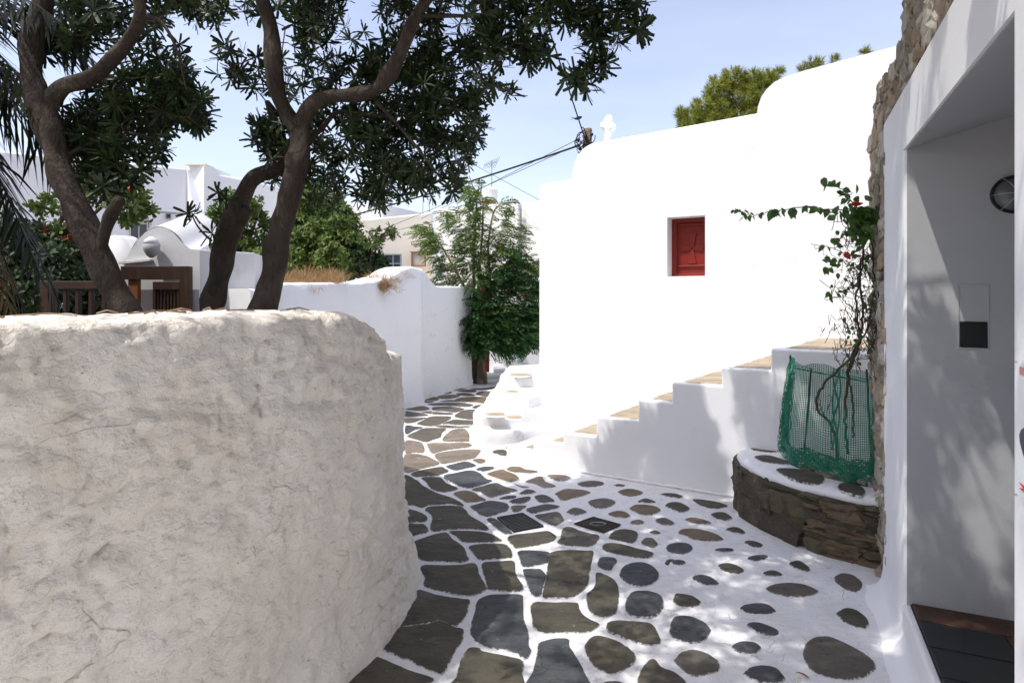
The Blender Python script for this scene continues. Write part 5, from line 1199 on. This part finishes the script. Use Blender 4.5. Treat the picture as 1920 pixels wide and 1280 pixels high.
# side pier box
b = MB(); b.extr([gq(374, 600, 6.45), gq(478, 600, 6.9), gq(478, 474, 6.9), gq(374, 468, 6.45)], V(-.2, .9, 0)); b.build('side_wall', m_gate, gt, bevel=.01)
# arched front with barrel behind
arc_px = [(228, 600), (232, 500), (245, 470), (258, 450), (272, 436), (287, 428), (300, 425), (313, 428), (326, 437), (338, 450), (348, 462), (357, 467), (374, 468), (374, 600)]
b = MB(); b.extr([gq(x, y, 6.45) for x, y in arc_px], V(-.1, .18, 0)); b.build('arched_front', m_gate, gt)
b = MB(); vs = []
prf = [(232, 500), (250, 460), (272, 436), (300, 424), (330, 438), (350, 462), (370, 470)]
pf2, _ = crom([gq(x, y, 6.5) for x, y in prf], [0]*7, 5)
offv = gq(368, 398, 7.6) - gq(300, 424, 6.5)
for j in range(5):
    for p in pf2: vs.append(p + offv*(j/4) )
k = len(pf2); b.add(vs, [(j*k+i, (j+1)*k+i, (j+1)*k+i+1, j*k+i+1) for j in range(4) for i in range(k-1)] + [tuple(4*k+i for i in range(k))]); b.build('vault', m_gate, gt, smooth=True)
b = MB(); vs = []
prf = [(180, 520), (192, 470), (200, 450), (212, 441), (228, 444), (242, 458), (255, 480), (262, 520)]
pf3, _ = crom([gq(x, y, 6.7) for x, y in prf], [0]*8, 4); k = len(pf3)
for j in range(4):
    for p in pf3: vs.append(p + V(-.1, .25, .02)*j)
b.add(vs, [(j*k+i, (j+1)*k+i, (j+1)*k+i+1, j*k+i+1) for j in range(3) for i in range(k-1)] + [tuple(range(k))]); b.build('low_vault', m_gate, gt, smooth=True)
b = MB(); b.extr([gq(155, 600, 6.75), gq(232, 600, 6.75), gq(232, 495, 6.75), gq(155, 505, 6.75)], V(0, .2, 0)); b.build('back_wall', m_rough, gt)
b = MB(); b.box(gq(222, 495, 6.4), gq(282, 489, 6.4)-gq(222, 495, 6.4), V(0, .1, 0), V(0, 0, .02)); b.build('ledge', m_gate, gt)
wlp = gq(284, 460, 6.35); wlr = empty('wall_lamp', wlp, 'grey bowl-shaped wall lamp under the arch of the gatehouse', 'lamp')
b = MB(); b.tube([wlp+V(0, 0, -.13), wlp+V(0, 0, -.10), wlp+V(0, 0, -.05), wlp+V(0, 0, .01)], [.015, .05, .075, .085], 16); b.build('bowl', m_grey, wlr, smooth=True)
b = MB(); b.tube([wlp+V(0, 0, .01), wlp+V(0, 0, .06), wlp+V(0, 0, .09)], [.08, .06, .02], 16); b.build('globe', m_gate, wlr, smooth=True)
# wooden gate
wg = empty('wooden_gate', gq(300, 585, 6.3), 'dark brown wooden gate with a slatted right leaf under the white arch', 'gate')
def pbar(x0, y0, x1, y1, Yy, dep, name, parent, mat=m_wood):
    q = MB(); A_, B_, C_, D_ = gq(x0, y1, Yy), gq(x1, y1, Yy), gq(x1, y0, Yy), gq(x0, y0, Yy); q.extr([A_, B_, C_, D_], V(0, dep, 0)); return q.build(name, mat, parent, bevel=.003, seg=1)
pbar(226, 499, 354, 524, 6.3, .08, 'lintel', wg); pbar(337, 524, 354, 600, 6.3, .08, 'post', wg); pbar(240, 524, 258, 600, 6.32, .06, 'post', wg, M('orange_brown_wood', (.22, .085, .03), .6))
pbar(286, 528, 337, 543, 6.3, .05, 'rail', wg); pbar(286, 543, 292, 600, 6.31, .04, 'stile', wg); pbar(331, 543, 337, 600, 6.31, .04, 'stile', wg)
for i in range(6): pbar(294+i*6.3, 543, 297.6+i*6.3, 600, 6.32, .03, 'slat', wg)
fe = empty('wooden_fence', gq(130, 590, 5.0), 'low brown wooden railing with square balusters in the left garden', 'fence')
pbar(74, 527, 200, 542, 5.0, .06, 'top_rail', fe); pbar(74, 542, 96, 610, 5.0, .08, 'post', fe)
for x in (121, 144, 169, 194): pbar(x-3.5, 542, x+3.5, 610, 5.01, .04, 'baluster', fe)

# ------------------------------------------------------------------ distant houses
def housebox(root, name, x0, x1, ytop0, ytop1, Y0, Y1, depth, mat, ybot=640, bevel=.04):
    b = MB(); P_ = [at(x0, ybot, Y0), at(x1, ybot, Y1), at(x1, ytop1, Y1), at(x0, ytop0, Y0)]
    P_[0].z = P_[1].z = -.05
    if P_[2].z != P_[3].z: pass
    tg = (P_[1]-P_[0]).normalized(); o_ = V(-tg.y, tg.x, 0)
    if o_.y < 0: o_ = -o_
    b.extr(P_, o_*depth); return b.build(name, mat, root, bevel=bevel)
def winbox(root, x0, x1, y0, y1, Y, fm, nx=2, ny=2, glass=m_glass, dep=.06, shutter=None, line=None):
    if line:
        (xa_, ya_), (xb_, yb_) = line; nn_ = V(-(yb_-ya_), xb_-xa_, 0).normalized(); c_n = nn_.x*xa_ + nn_.y*ya_
        if c_n < 0: nn_, c_n = -nn_, -c_n
    def at(px, py, Yy):
        if not line: return globals()['at'](px, py, Yy)
        return onpl(px, py, nn_, c_n + (Yy-Y))
    ex = nn_ if line else V(0, 1, 0)
    fr = MB(); w_, h_ = (x1-x0), (y1-y0); bx_ = max(1.2, w_*.07)
    def rec(xa, xb, ya, yb, off, th): fr.extr([at(xa, yb, Y-off), at(xb, yb, Y-off), at(xb, ya, Y-off), at(xa, ya, Y-off)], ex*th)
    rec(x0, x0+bx_, y0, y1, dep, dep+.02); rec(x1-bx_, x1, y0, y1, dep, dep+.02); rec(x0+bx_, x1-bx_, y0, y0+bx_, dep, dep+.02); rec(x0+bx_, x1-bx_, y1-bx_, y1, dep, dep+.02)
    for i in range(1, nx): xx = x0+w_*i/nx; rec(xx-bx_*.4, xx+bx_*.4, y0+bx_, y1-bx_, dep*.8, dep)
    for i in range(1, ny): yy = y0+h_*i/ny; rec(x0+bx_, x1-bx_, yy-bx_*.4, yy+bx_*.4, dep*.79, dep)
    o = fr.build('window', fm, root); g_ = MB(); g_.quad(at(x0+bx_, y1-bx_, Y-.02), at(x1-bx_, y1-bx_, Y-.02), at(x1-bx_, y0+bx_, Y-.02), at(x0+bx_, y0+bx_, Y-.02)); g_.build('pane', glass, o)
    if shutter:
        s_ = MB()
        for i in range(shutter): yy = y0+bx_+i*1.6; s_.extr([at(x0+bx_, yy+1.3, Y-.05), at(x1-bx_, yy+1.3, Y-.05), at(x1-bx_, yy, Y-.05), at(x0+bx_, yy, Y-.05)], ex*.02)
        s_.build('shutter', m_shutter, o)
    return o
hA = empty('shaded_house', at(300, 600, 15), 'big white house in bluish shade behind the left trees, with a sunlit roof pier', 'house')
housebox(hA, 'wall', -120, 351, 272, 316, 12.0, 15.0, 3, m_shadewall); housebox(hA, 'wall', 381, 560, 321, 356, 15.2, 16.8, 3, m_shadewall)
lnA = ((-11.27, 12.0), (-7.94, 15.0)); lnB = ((-7.65, 15.2), (-5.84, 16.8))
b = MB(); b.extr([V(at(351, 600, 15.0).x, 15.0, 0), V(at(366, 600, 14.6).x, 14.6, 0), at(366, 420, 14.6), at(351, 318, 15.0)], V(.38, .55, 0)); b.build('pier', m_shadewall, hA)
b = MB(); b.extr([at(350, 600, 15.1), at(383, 600, 14.9), at(383, 308, 14.9), at(350, 308, 15.1)], V(.1, 1.2, 0)); b.build('chimney', m_white, hA, bevel=.02)
b = MB(); b.box(at(346, 309, 14.9), V(.5, 0, 0), V(0, .5, 0), V(0, 0, .03)); b.build('roof_slab', m_cream, hA)
winbox(hA, 243, 278, 409, 470, 0, m_shutter, 2, 1, shutter=6, line=lnA)
winbox(hA, 383, 392, 372, 400, 0, m_offwhite, 1, 1, line=lnB)
b = MB(); b.box(at(286, 396, 14.25), V(.55, .5, 0), V(.1, -.1, 0), V(0, 0, -.03)); b.build('awning_ledge', m_grey, hA)
winbox(hA, 311, 321, 400, 410, 0, m_grey, 1, 1, line=lnA)

hB = empty('cream_house', at(720, 600, 16), 'flat-roofed cream plastered house with two small windows behind the alley wall', 'house')
housebox(hB, 'wall', 560, 812, 426, 400, 15.5, 16.5, 5, m_cream)
housebox(hB, 'parapet', 560, 812, 424, 398, 15.47, 16.47, .3, m_cream)
winbox(hB, 722, 752, 476, 530, 15.95, m_frame, 2, 3); winbox(hB, 771, 798, 473, 499, 16.15, m_brownframe, 1, 1, M('beige_curtain', (.42, .38, .33), .8), shutter=None)  # brown-framed window has an even beige pane
wB = MB(); wB.box(at(769, 473, 16.1), V(.42, 0, 0), V(0, .1, 0), V(0, 0, .02)); wB.build('window_lintel', m_brownframe, hB)
winbox(hB, 655, 664, 440, 476, 15.7, m_shutter, 1, 1)
hC = empty('upper_house', at(680, 500, 21), 'plain white house rising behind the flat roof of the cream house', 'house')
housebox(hC, 'wall', 560, 719, 380, 384, 20.5, 21.5, 3, m_white, bevel=.02); housebox(hC, 'wall', 719, 805, 382, 402, 21.5, 23.5, 2, m_shadewall, bevel=.02)
winbox(hC, 635, 646, 402, 418, 20.6, m_shutter, 1, 1)
hD = empty('white_house', at(910, 600, 14), 'tall pale house with a drainpipe behind the feathery tree', 'house')
housebox(hD, 'wall', 815, 974, 392, 379, 14.6, 13.9, 4, m_offwhite); housebox(hD, 'wall', 977, 1060, 381, 372, 13.9, 13.4, 4, m_offwhite)
b = MB(); b.tube([at(973, 384, 13.75), at(973, 470, 13.75), at(974, 700, 13.75)], .028, 8); b.build('drainpipe', m_grey, hD, smooth=True)
b = MB(); b.tube([at(969, 384, 13.78), at(969, 700, 13.78)], .03, 8); b.build('drainpipe', m_smooth, hD, smooth=True)
b = MB(); b.box(V(at(814, 600, 14.45).x, 14.45, 0), V(.16, 0, 0), V(0, .15, 0), V(0, 0, 2.75)); b.build('corner_strip', m_smooth, hD)
winbox(hD, 835, 846, 399, 426, 14.5, m_offwhite, 1, 1)
# lower annex with the red door
dd = empty('annex', at(955, 690, 12.9), 'low white annex with a curved parapet and red door at the end of the alley', 'annex')
b = MB(); P_ = [(893, 711), (1060, 706), (1060, 612), (1000, 616), (975, 655), (955, 664), (935, 667), (918, 640), (893, 600)]
b.extr([onpl(x, y, V(0, 1, 0), 12.9) for x, y in P_][::-1], V(0, .3, 0)); b.build('front_wall', m_smooth, dd, bevel=0)
b = MB(); b.box(V(at(963, 700, 12.7).x, 12.7, 0), V(.13, 0, 0), V(0, .14, 0), V(0, 0, .62)); b.build('post', m_smooth, dd, bevel=.015)
dr = empty('red_door', V(at(905, 700, 12.5).x, 12.5, 0), 'dark red panelled door half hidden behind the feathery tree trunk', 'door')
b = MB(); x0 = at(896, 700, 12.5).x; x1 = at(917.5, 700, 12.5).x
b.box(V(x0, 12.5, .05), V(x1-x0, 0, 0), V(0, .05, 0), V(0, 0, 1.95)); b.build('door_leaf', m_red, dr, bevel=.004)
for (z0, z1) in ((.15, .55), (.65, 1.1), (1.2, 1.8)):
    b = MB(); b.box(V(x0+.05, 12.485, z0), V(x1-x0-.10, 0, 0), V(0, .016, 0), V(0, 0, z1-z0)); b.build('door_panel', m_red, dr, bevel=.006)

# roof things: tank, antennas
tk = empty('water_tank', at(918, 385, 14.6), 'white cylindrical water tank with a rusty base on the pale house roof', 'tank')
c_ = at(918, 386, 14.9); b = MB(); b.tube([c_, c_+V(0, 0, .38), c_+V(0, 0, .44)], [.2, .2, .12], 20); b.build('tank_body', m_tank, tk, smooth=False)
b = MB(); b.tube([c_+V(-.02, -.02, .02), c_+V(-.02, -.02, .10)], .208, 20); b.build('rusty_band', m_rustm, tk)
b = MB(); b.tube(*crom([at(905, 372, 14.6), at(925, 371, 14.5), at(935, 384, 14.5)], [.012]*3, 5), n=6); b.build('pipe', m_black, tk)
def antenna(px, y0, y1, Y, label, yagi=True):
    r = empty('antenna', at(px, y1, Y), label, 'antenna', 'rooftop antennas'); b = MB(); b.tube([at(px, y1, Y), at(px, y0, Y)], .012, 6); b.build('mast', m_alum, r)
    if yagi:
        b = MB(); A_, B_ = at(px-14, y0+9, Y), at(px+10, y0+2, Y); b.tube([A_, B_], .008, 5); b.build('boom', m_alum, r)
        for i in range(8):
            q = A_.lerp(B_, i/7); b = MB(); h = .05+.012*i; b.tube([q+V(-h*.5, .1, -h), q+V(h*.5, -.1, h*.7)], .006, 4); b.build('element', m_alum, r)
    else:
        for k_, dy in enumerate((8, 24)):
            b = MB(); b.tube([at(px-4, y0+dy, Y), at(px+4, y0+dy, Y)], .008, 4); b.build('element', m_alum, r)
antenna(922, 301, 378, 15, 'comb-shaped television antenna on a mast above the water tank')
antenna(793, 342, 400, 17, 'thin mast antenna with short crossbars above the cream house', False)
antenna(805, 372, 398, 17, 'short bare antenna rod at the corner of the cream house roof', False)

# ------------------------------------------------------------------ utility pole, cables, birds
YP = 12.0
up_ = empty('utility_pole', V(at(1101, 600, YP).x, YP, 0), 'weathered wooden utility pole with a tangle of wires, behind the chapel roof', 'utility pole')
b = MB(); b.tube([V(at(1101, 600, YP).x, YP, 0), at(1101, 290, YP), at(1101, 242, YP)], [.12, .092, .085], 12, jit=.25); b.build('pole', m_pole, up_, smooth=True)
b = MB()
for i in range(16):
    c_ = at(random.uniform(1085, 1108), random.uniform(248, 285), YP-.12); r_ = random.uniform(.06, .16); an0 = random.uniform(0, 6)
    b.tube([c_ + V(r_*math.cos(an0+t_*.5)*.7, random.gauss(0, .02), r_*math.sin(an0+t_*.5)) for t_ in range(9)], .009, 4)
b.build('wire_tangle', m_cable, up_)
b = MB(); b.box(at(1092, 292, YP-.15), V(.12, 0, 0), V(0, .1, 0), V(0, 0, .12)); b.build('junction_box', m_pole, up_)
for i, (x, y) in enumerate(((1084, 262), (1087, 279), (1110, 252))):
    c_ = at(x, y, YP-.1); b = MB(); b.tube([c_-V(0, 0, .03), c_, c_+V(0, 0, .03)], [.02, .03, .015], 8); b.build('insulator', m_black, up_)
def cable(P_, r_, label, sag=0., grp='overhead cables'):
    A_, B_ = P_; pts = [A_.lerp(B_, t_) - V(0, 0, sag*4*t_*(1-t_)) for t_ in np.linspace(0, 1, 41)]
    b = MB(); b.tube(pts, r_, 5); return tag(b.build('cable', m_cable, smooth=True), label, 'cable', grp)
cable((at(1096, 258, YP-.1), at(988, -70, 8.3)), .013, 'thick black cable climbing steeply from the utility pole to the top of the picture', .0)
cable((at(1088, 272, YP-.1), at(560, 428, 17.5)), .020, 'thick black cable sagging left from the utility pole over the alley', .10)
cable((at(1090, 258, YP-.1), at(790, 410, 16)), .006, 'thin wire just above the thick cable, leaving the pole to the left')
cable((at(1090, 268, YP-.1), at(640, 460, 17)), .006, 'thin wire below the thick cable, crossing the cream house front', .06)
cable((at(876, 302, 15), at(1016, 378, 13)), .005, 'thin wire slanting down right behind the chapel corner')
cable((at(930, 385, 13.6), at(560, 470, 15)), .005, 'faint low wire along the cream house wall', .05)
def bird(px, py, Y, label):
    p = at(px, py, Y); r = empty('bird', p, label, 'bird', 'birds on the wires')
    b = MB(); b.tube(*crom([p+V(-.06, 0, -.01), p+V(-.02, 0, -.005), p+V(.03, 0, .01), p+V(.06, 0, .02), p+V(.085, 0, .025)], [.008, .028, .032, .022, .004], 4), n=8); b.build('body', m_bird, r, smooth=True)
    for sg_ in (-1, 1):
        b = MB(); b.add([p+V(-.05, -.01, 0), p+V(-.05, .01, 0), p+V(-.13, .01, -.005+.025*sg_), p+V(-.13, -.01, -.01+.025*sg_)], [(0, 1, 2, 3)]); b.v = b.v + [tuple(Vector(q)+V(0, 0, .006)) for q in b.v]; b.f = [(0, 1, 2, 3), (7, 6, 5, 4), (0, 4, 5, 1), (1, 5, 6, 2), (2, 6, 7, 3), (3, 7, 4, 0)]; b.build('tail_feather', m_bird, r)
bird(1083, 222, 11.2, 'small dark bird with a forked tail perched on the steep cable near the pole')
bird(866, 341, 13.6, 'tiny dark bird on the sagging cable above the feathery tree')

# ------------------------------------------------------------------ pine tree behind the chapel roof
pt = empty('pine_tree', V(at(1370, 600, 19).x, 19, 0), 'yellow-green pine with clumped needles rising behind the chapel roof', 'tree')
b = MB(); b.tube(*crom([V(at(1385, 600, 19).x, 19, 0), at(1380, 300, 19), at(1375, 200, 19)], [.2, .16, .08], 6), n=10, jit=.2); b.build('trunk', m_bark, pt, smooth=True)
T = []; 
for (x, y, r_, N_) in ((1295, 225, 22, 60), (1278, 215, 12, 30), (1325, 200, 28, 95), (1345, 170, 26, 95), (1375, 150, 24, 95), (1390, 185, 30, 110), (1415, 155, 24, 90), (1440, 150, 18, 55), (1350, 215, 30, 100), (1395, 220, 30, 90), (1420, 190, 22, 60), (1460, 135, 8, 14), (1528, 122, 14, 26), (1508, 133, 10, 14), (1565, 112, 6, 8), (1622, 97, 5, 8), (1290, 240, 20, 40), (1330, 235, 30, 60)):
    c_ = at(x, y, 19); R3 = r_/F*19
    for i in range(int(N_*1.5)):
        v_ = V(random.gauss(0, 1), random.gauss(0, 1), random.gauss(0, 1)).normalized(); T.append((c_ + V(v_.x*R3, v_.y*R3*1.2, v_.z*R3*.85)*random.uniform(.5, 1.05), rrot(v_+V(0, 0, .6), random.uniform(.8, 1.25), .25)))
scatter('needles', PUF, T, m_pine, pt)
for (P_) in ([(1378, 260), (1350, 215), (1320, 195)], [(1378, 250), (1395, 200), (1420, 160)], [(1385, 260), (1480, 160), (1530, 125)]):
    b = MB(); b.tube(*crom([at(x, y, 19) for x, y in P_], [.06, .04, .02], 5), n=6); b.build('branch', m_bark, pt, smooth=True)

# ------------------------------------------------------------------ climbing vine on the rubble wall
vr = empty('climbing_vine', V(2.3, 4.1, ZP-.05), 'climbing vine with bare tangled stems and green heart-shaped leaves on the rubble wall', 'vine')
vs_, fs_ = [], []
def heart():
    P_ = [(0, 0, 0), (.012, .016, .002), (.028, .017, 0), (.045, .008, -.005), (.056, 0, -.010), (.045, -.008, -.005), (.028, -.017, 0), (.012, -.016, .002), (.028, 0, -.007)]
    return P_, [(0, 1, 8), (1, 2, 8), (2, 3, 8), (3, 4, 8), (4, 5, 8), (5, 6, 8), (6, 7, 8), (7, 0, 8)]
hv, hf = heart(); hme = bpy.data.meshes.new('leaf'); hme.from_pydata(hv, [], hf); hme.update(); hme.materials.append(m_vine)
rme = bpy.data.meshes.new('bract'); rme.from_pydata(hv, [], hf); rme.update(); rme.materials.append(m_flower)
stems = [([(1572, 862, 4.05), (1560, 800, 4.05), (1530, 760, 4.1), (1545, 720, 4.05), (1600, 660, 3.9), (1618, 600, 3.8), (1612, 520, 3.75), (1625, 440, 3.7), (1640, 400, 3.65)], .010),
         ([(1590, 850, 4.0), (1585, 780, 3.98), (1592, 700, 3.95), (1612, 640, 3.85), (1605, 560, 3.8), (1620, 480, 3.75), (1610, 420, 3.72)], .009),
         ([(1600, 820, 3.98), (1598, 740, 3.95), (1590, 690, 3.92), (1628, 610, 3.8), (1638, 520, 3.7), (1630, 430, 3.68)], .007),
         ([(1640, 400, 3.65), (1610, 395, 3.66), (1560, 392, 3.68), (1500, 388, 3.70), (1450, 396, 3.72), (1410, 405, 3.74), (1378, 392, 3.75)], .004),
         ([(1625, 410, 3.66), (1600, 380, 3.66), (1580, 355, 3.66), (1545, 338, 3.67)], .004),
         ([(1630, 480, 3.7), (1590, 475, 3.7), (1550, 462, 3.7), (1520, 457, 3.7)], .003), ([(1620, 560, 3.75), (1585, 545, 3.72), (1560, 535, 3.7)], .003),
         ([(1610, 640, 3.8), (1600, 580, 3.75), (1580, 560, 3.73), (1600, 520, 3.72), (1585, 480, 3.7)], .004),
         ([(1560, 800, 4.05), (1540, 770, 4.0), (1536, 745, 4.0)], .004), ([(1550, 770, 4.05), (1560, 745, 4.0), (1548, 740, 4.0)], .003)]
skv = []
for P_, w_ in stems:
    c_, r_ = crom([at(*p) for p in P_], [w_*(1-.5*i/(len(P_)-1)) for i in range(len(P_))], 8); c_ = [p + V(random.gauss(0, .004), 0, random.gauss(0, .004)) for p in c_]
    b = MB(); b.tube(c_, r_, 6); b.build('stem', m_twig, vr, smooth=True); skv.append(c_)
b = MB()
for i in range(170):
    x = random.gauss(1612, 22); y = random.uniform(400, 680); Y_ = 3.72+random.uniform(-.08, .08); p = at(x, y, Y_); pts = [p]
    for k_ in range(5): pts.append(pts[-1] + V(random.gauss(0, .025), random.gauss(0, .015), random.gauss(0, .035)))
    b.tube(pts, .002, 4)
b.build('tangled_twigs', m_twig, vr)['kind'] = 'stuff'
LF = []
def vleaf(p, me_=hme, s_=1., up=None):
    x = V(random.gauss(0, .6), random.gauss(-.3, .5), random.gauss(-.7, .4)); inst('bract' if me_ is rme else 'leaf', me_, vr, p, xrot(x, s_*random.uniform(.9, 1.4), 1.2))
for c_ in (skv[3],):
    for i in range(62):
        q = c_[min(len(c_)-1, int(len(c_)*(i/62)**1.0))]; vleaf(q + V(random.gauss(0, .008), random.gauss(0, .012), random.gauss(0, .007)), s_=.95 if i < 44 else .6)
for c_ in (skv[4],):
    for i in range(26): q = c_[int(len(c_)*i/26)]; vleaf(q + V(random.gauss(0, .012), random.gauss(0, .02), random.gauss(0, .012)), s_=.9)
for i in range(70): vleaf(at(random.gauss(1610, 20), random.gauss(405, 18), 3.68+random.uniform(-.06, .06)), s_=1.1)
for i in range(50): vleaf(at(random.uniform(1545, 1645), random.uniform(430, 520), 3.7+random.uniform(-.06, .06)), s_=.75)
for i in range(50): vleaf(at(random.uniform(1570, 1645), random.uniform(520, 680), 3.74+random.uniform(-.05, .05)), s_=.6)
for i in range(10): vleaf(at(random.uniform(1553, 1580), random.uniform(532, 560), 3.7), s_=.6)
for (x, y) in ((1584, 472), (1588, 470), (1586, 476), (1596, 384), (1600, 386)): vleaf(at(x, y, 3.64), rme, .8)

# ------------------------------------------------------------------ fallen leaves
for (px, py, an, mt, lb) in ((698, 1218, .9, m_orange, 'orange fallen leaf on the mortar beside the garden wall foot'), (1492, 1262, -.4, m_rustm, 'curled russet leaf lying on the whitewash near the largest round stone'), (979, 833, .3, m_flower, 'tiny red petal on the whitewashed corner steps')):
    vv, ff = leaf_v(.05 if py > 1000 else .04, .018, .3, .5); p = gnd(px, py, .012); R_ = rotm('Z', an); b = MB(); b.add([tuple(x) for x in (vv @ R_.T + np.array(tuple(p+V(0, 0, .006))))], ff)
    tag(b.build('fallen_leaf', mt), lb, 'leaf', 'fallen leaves')
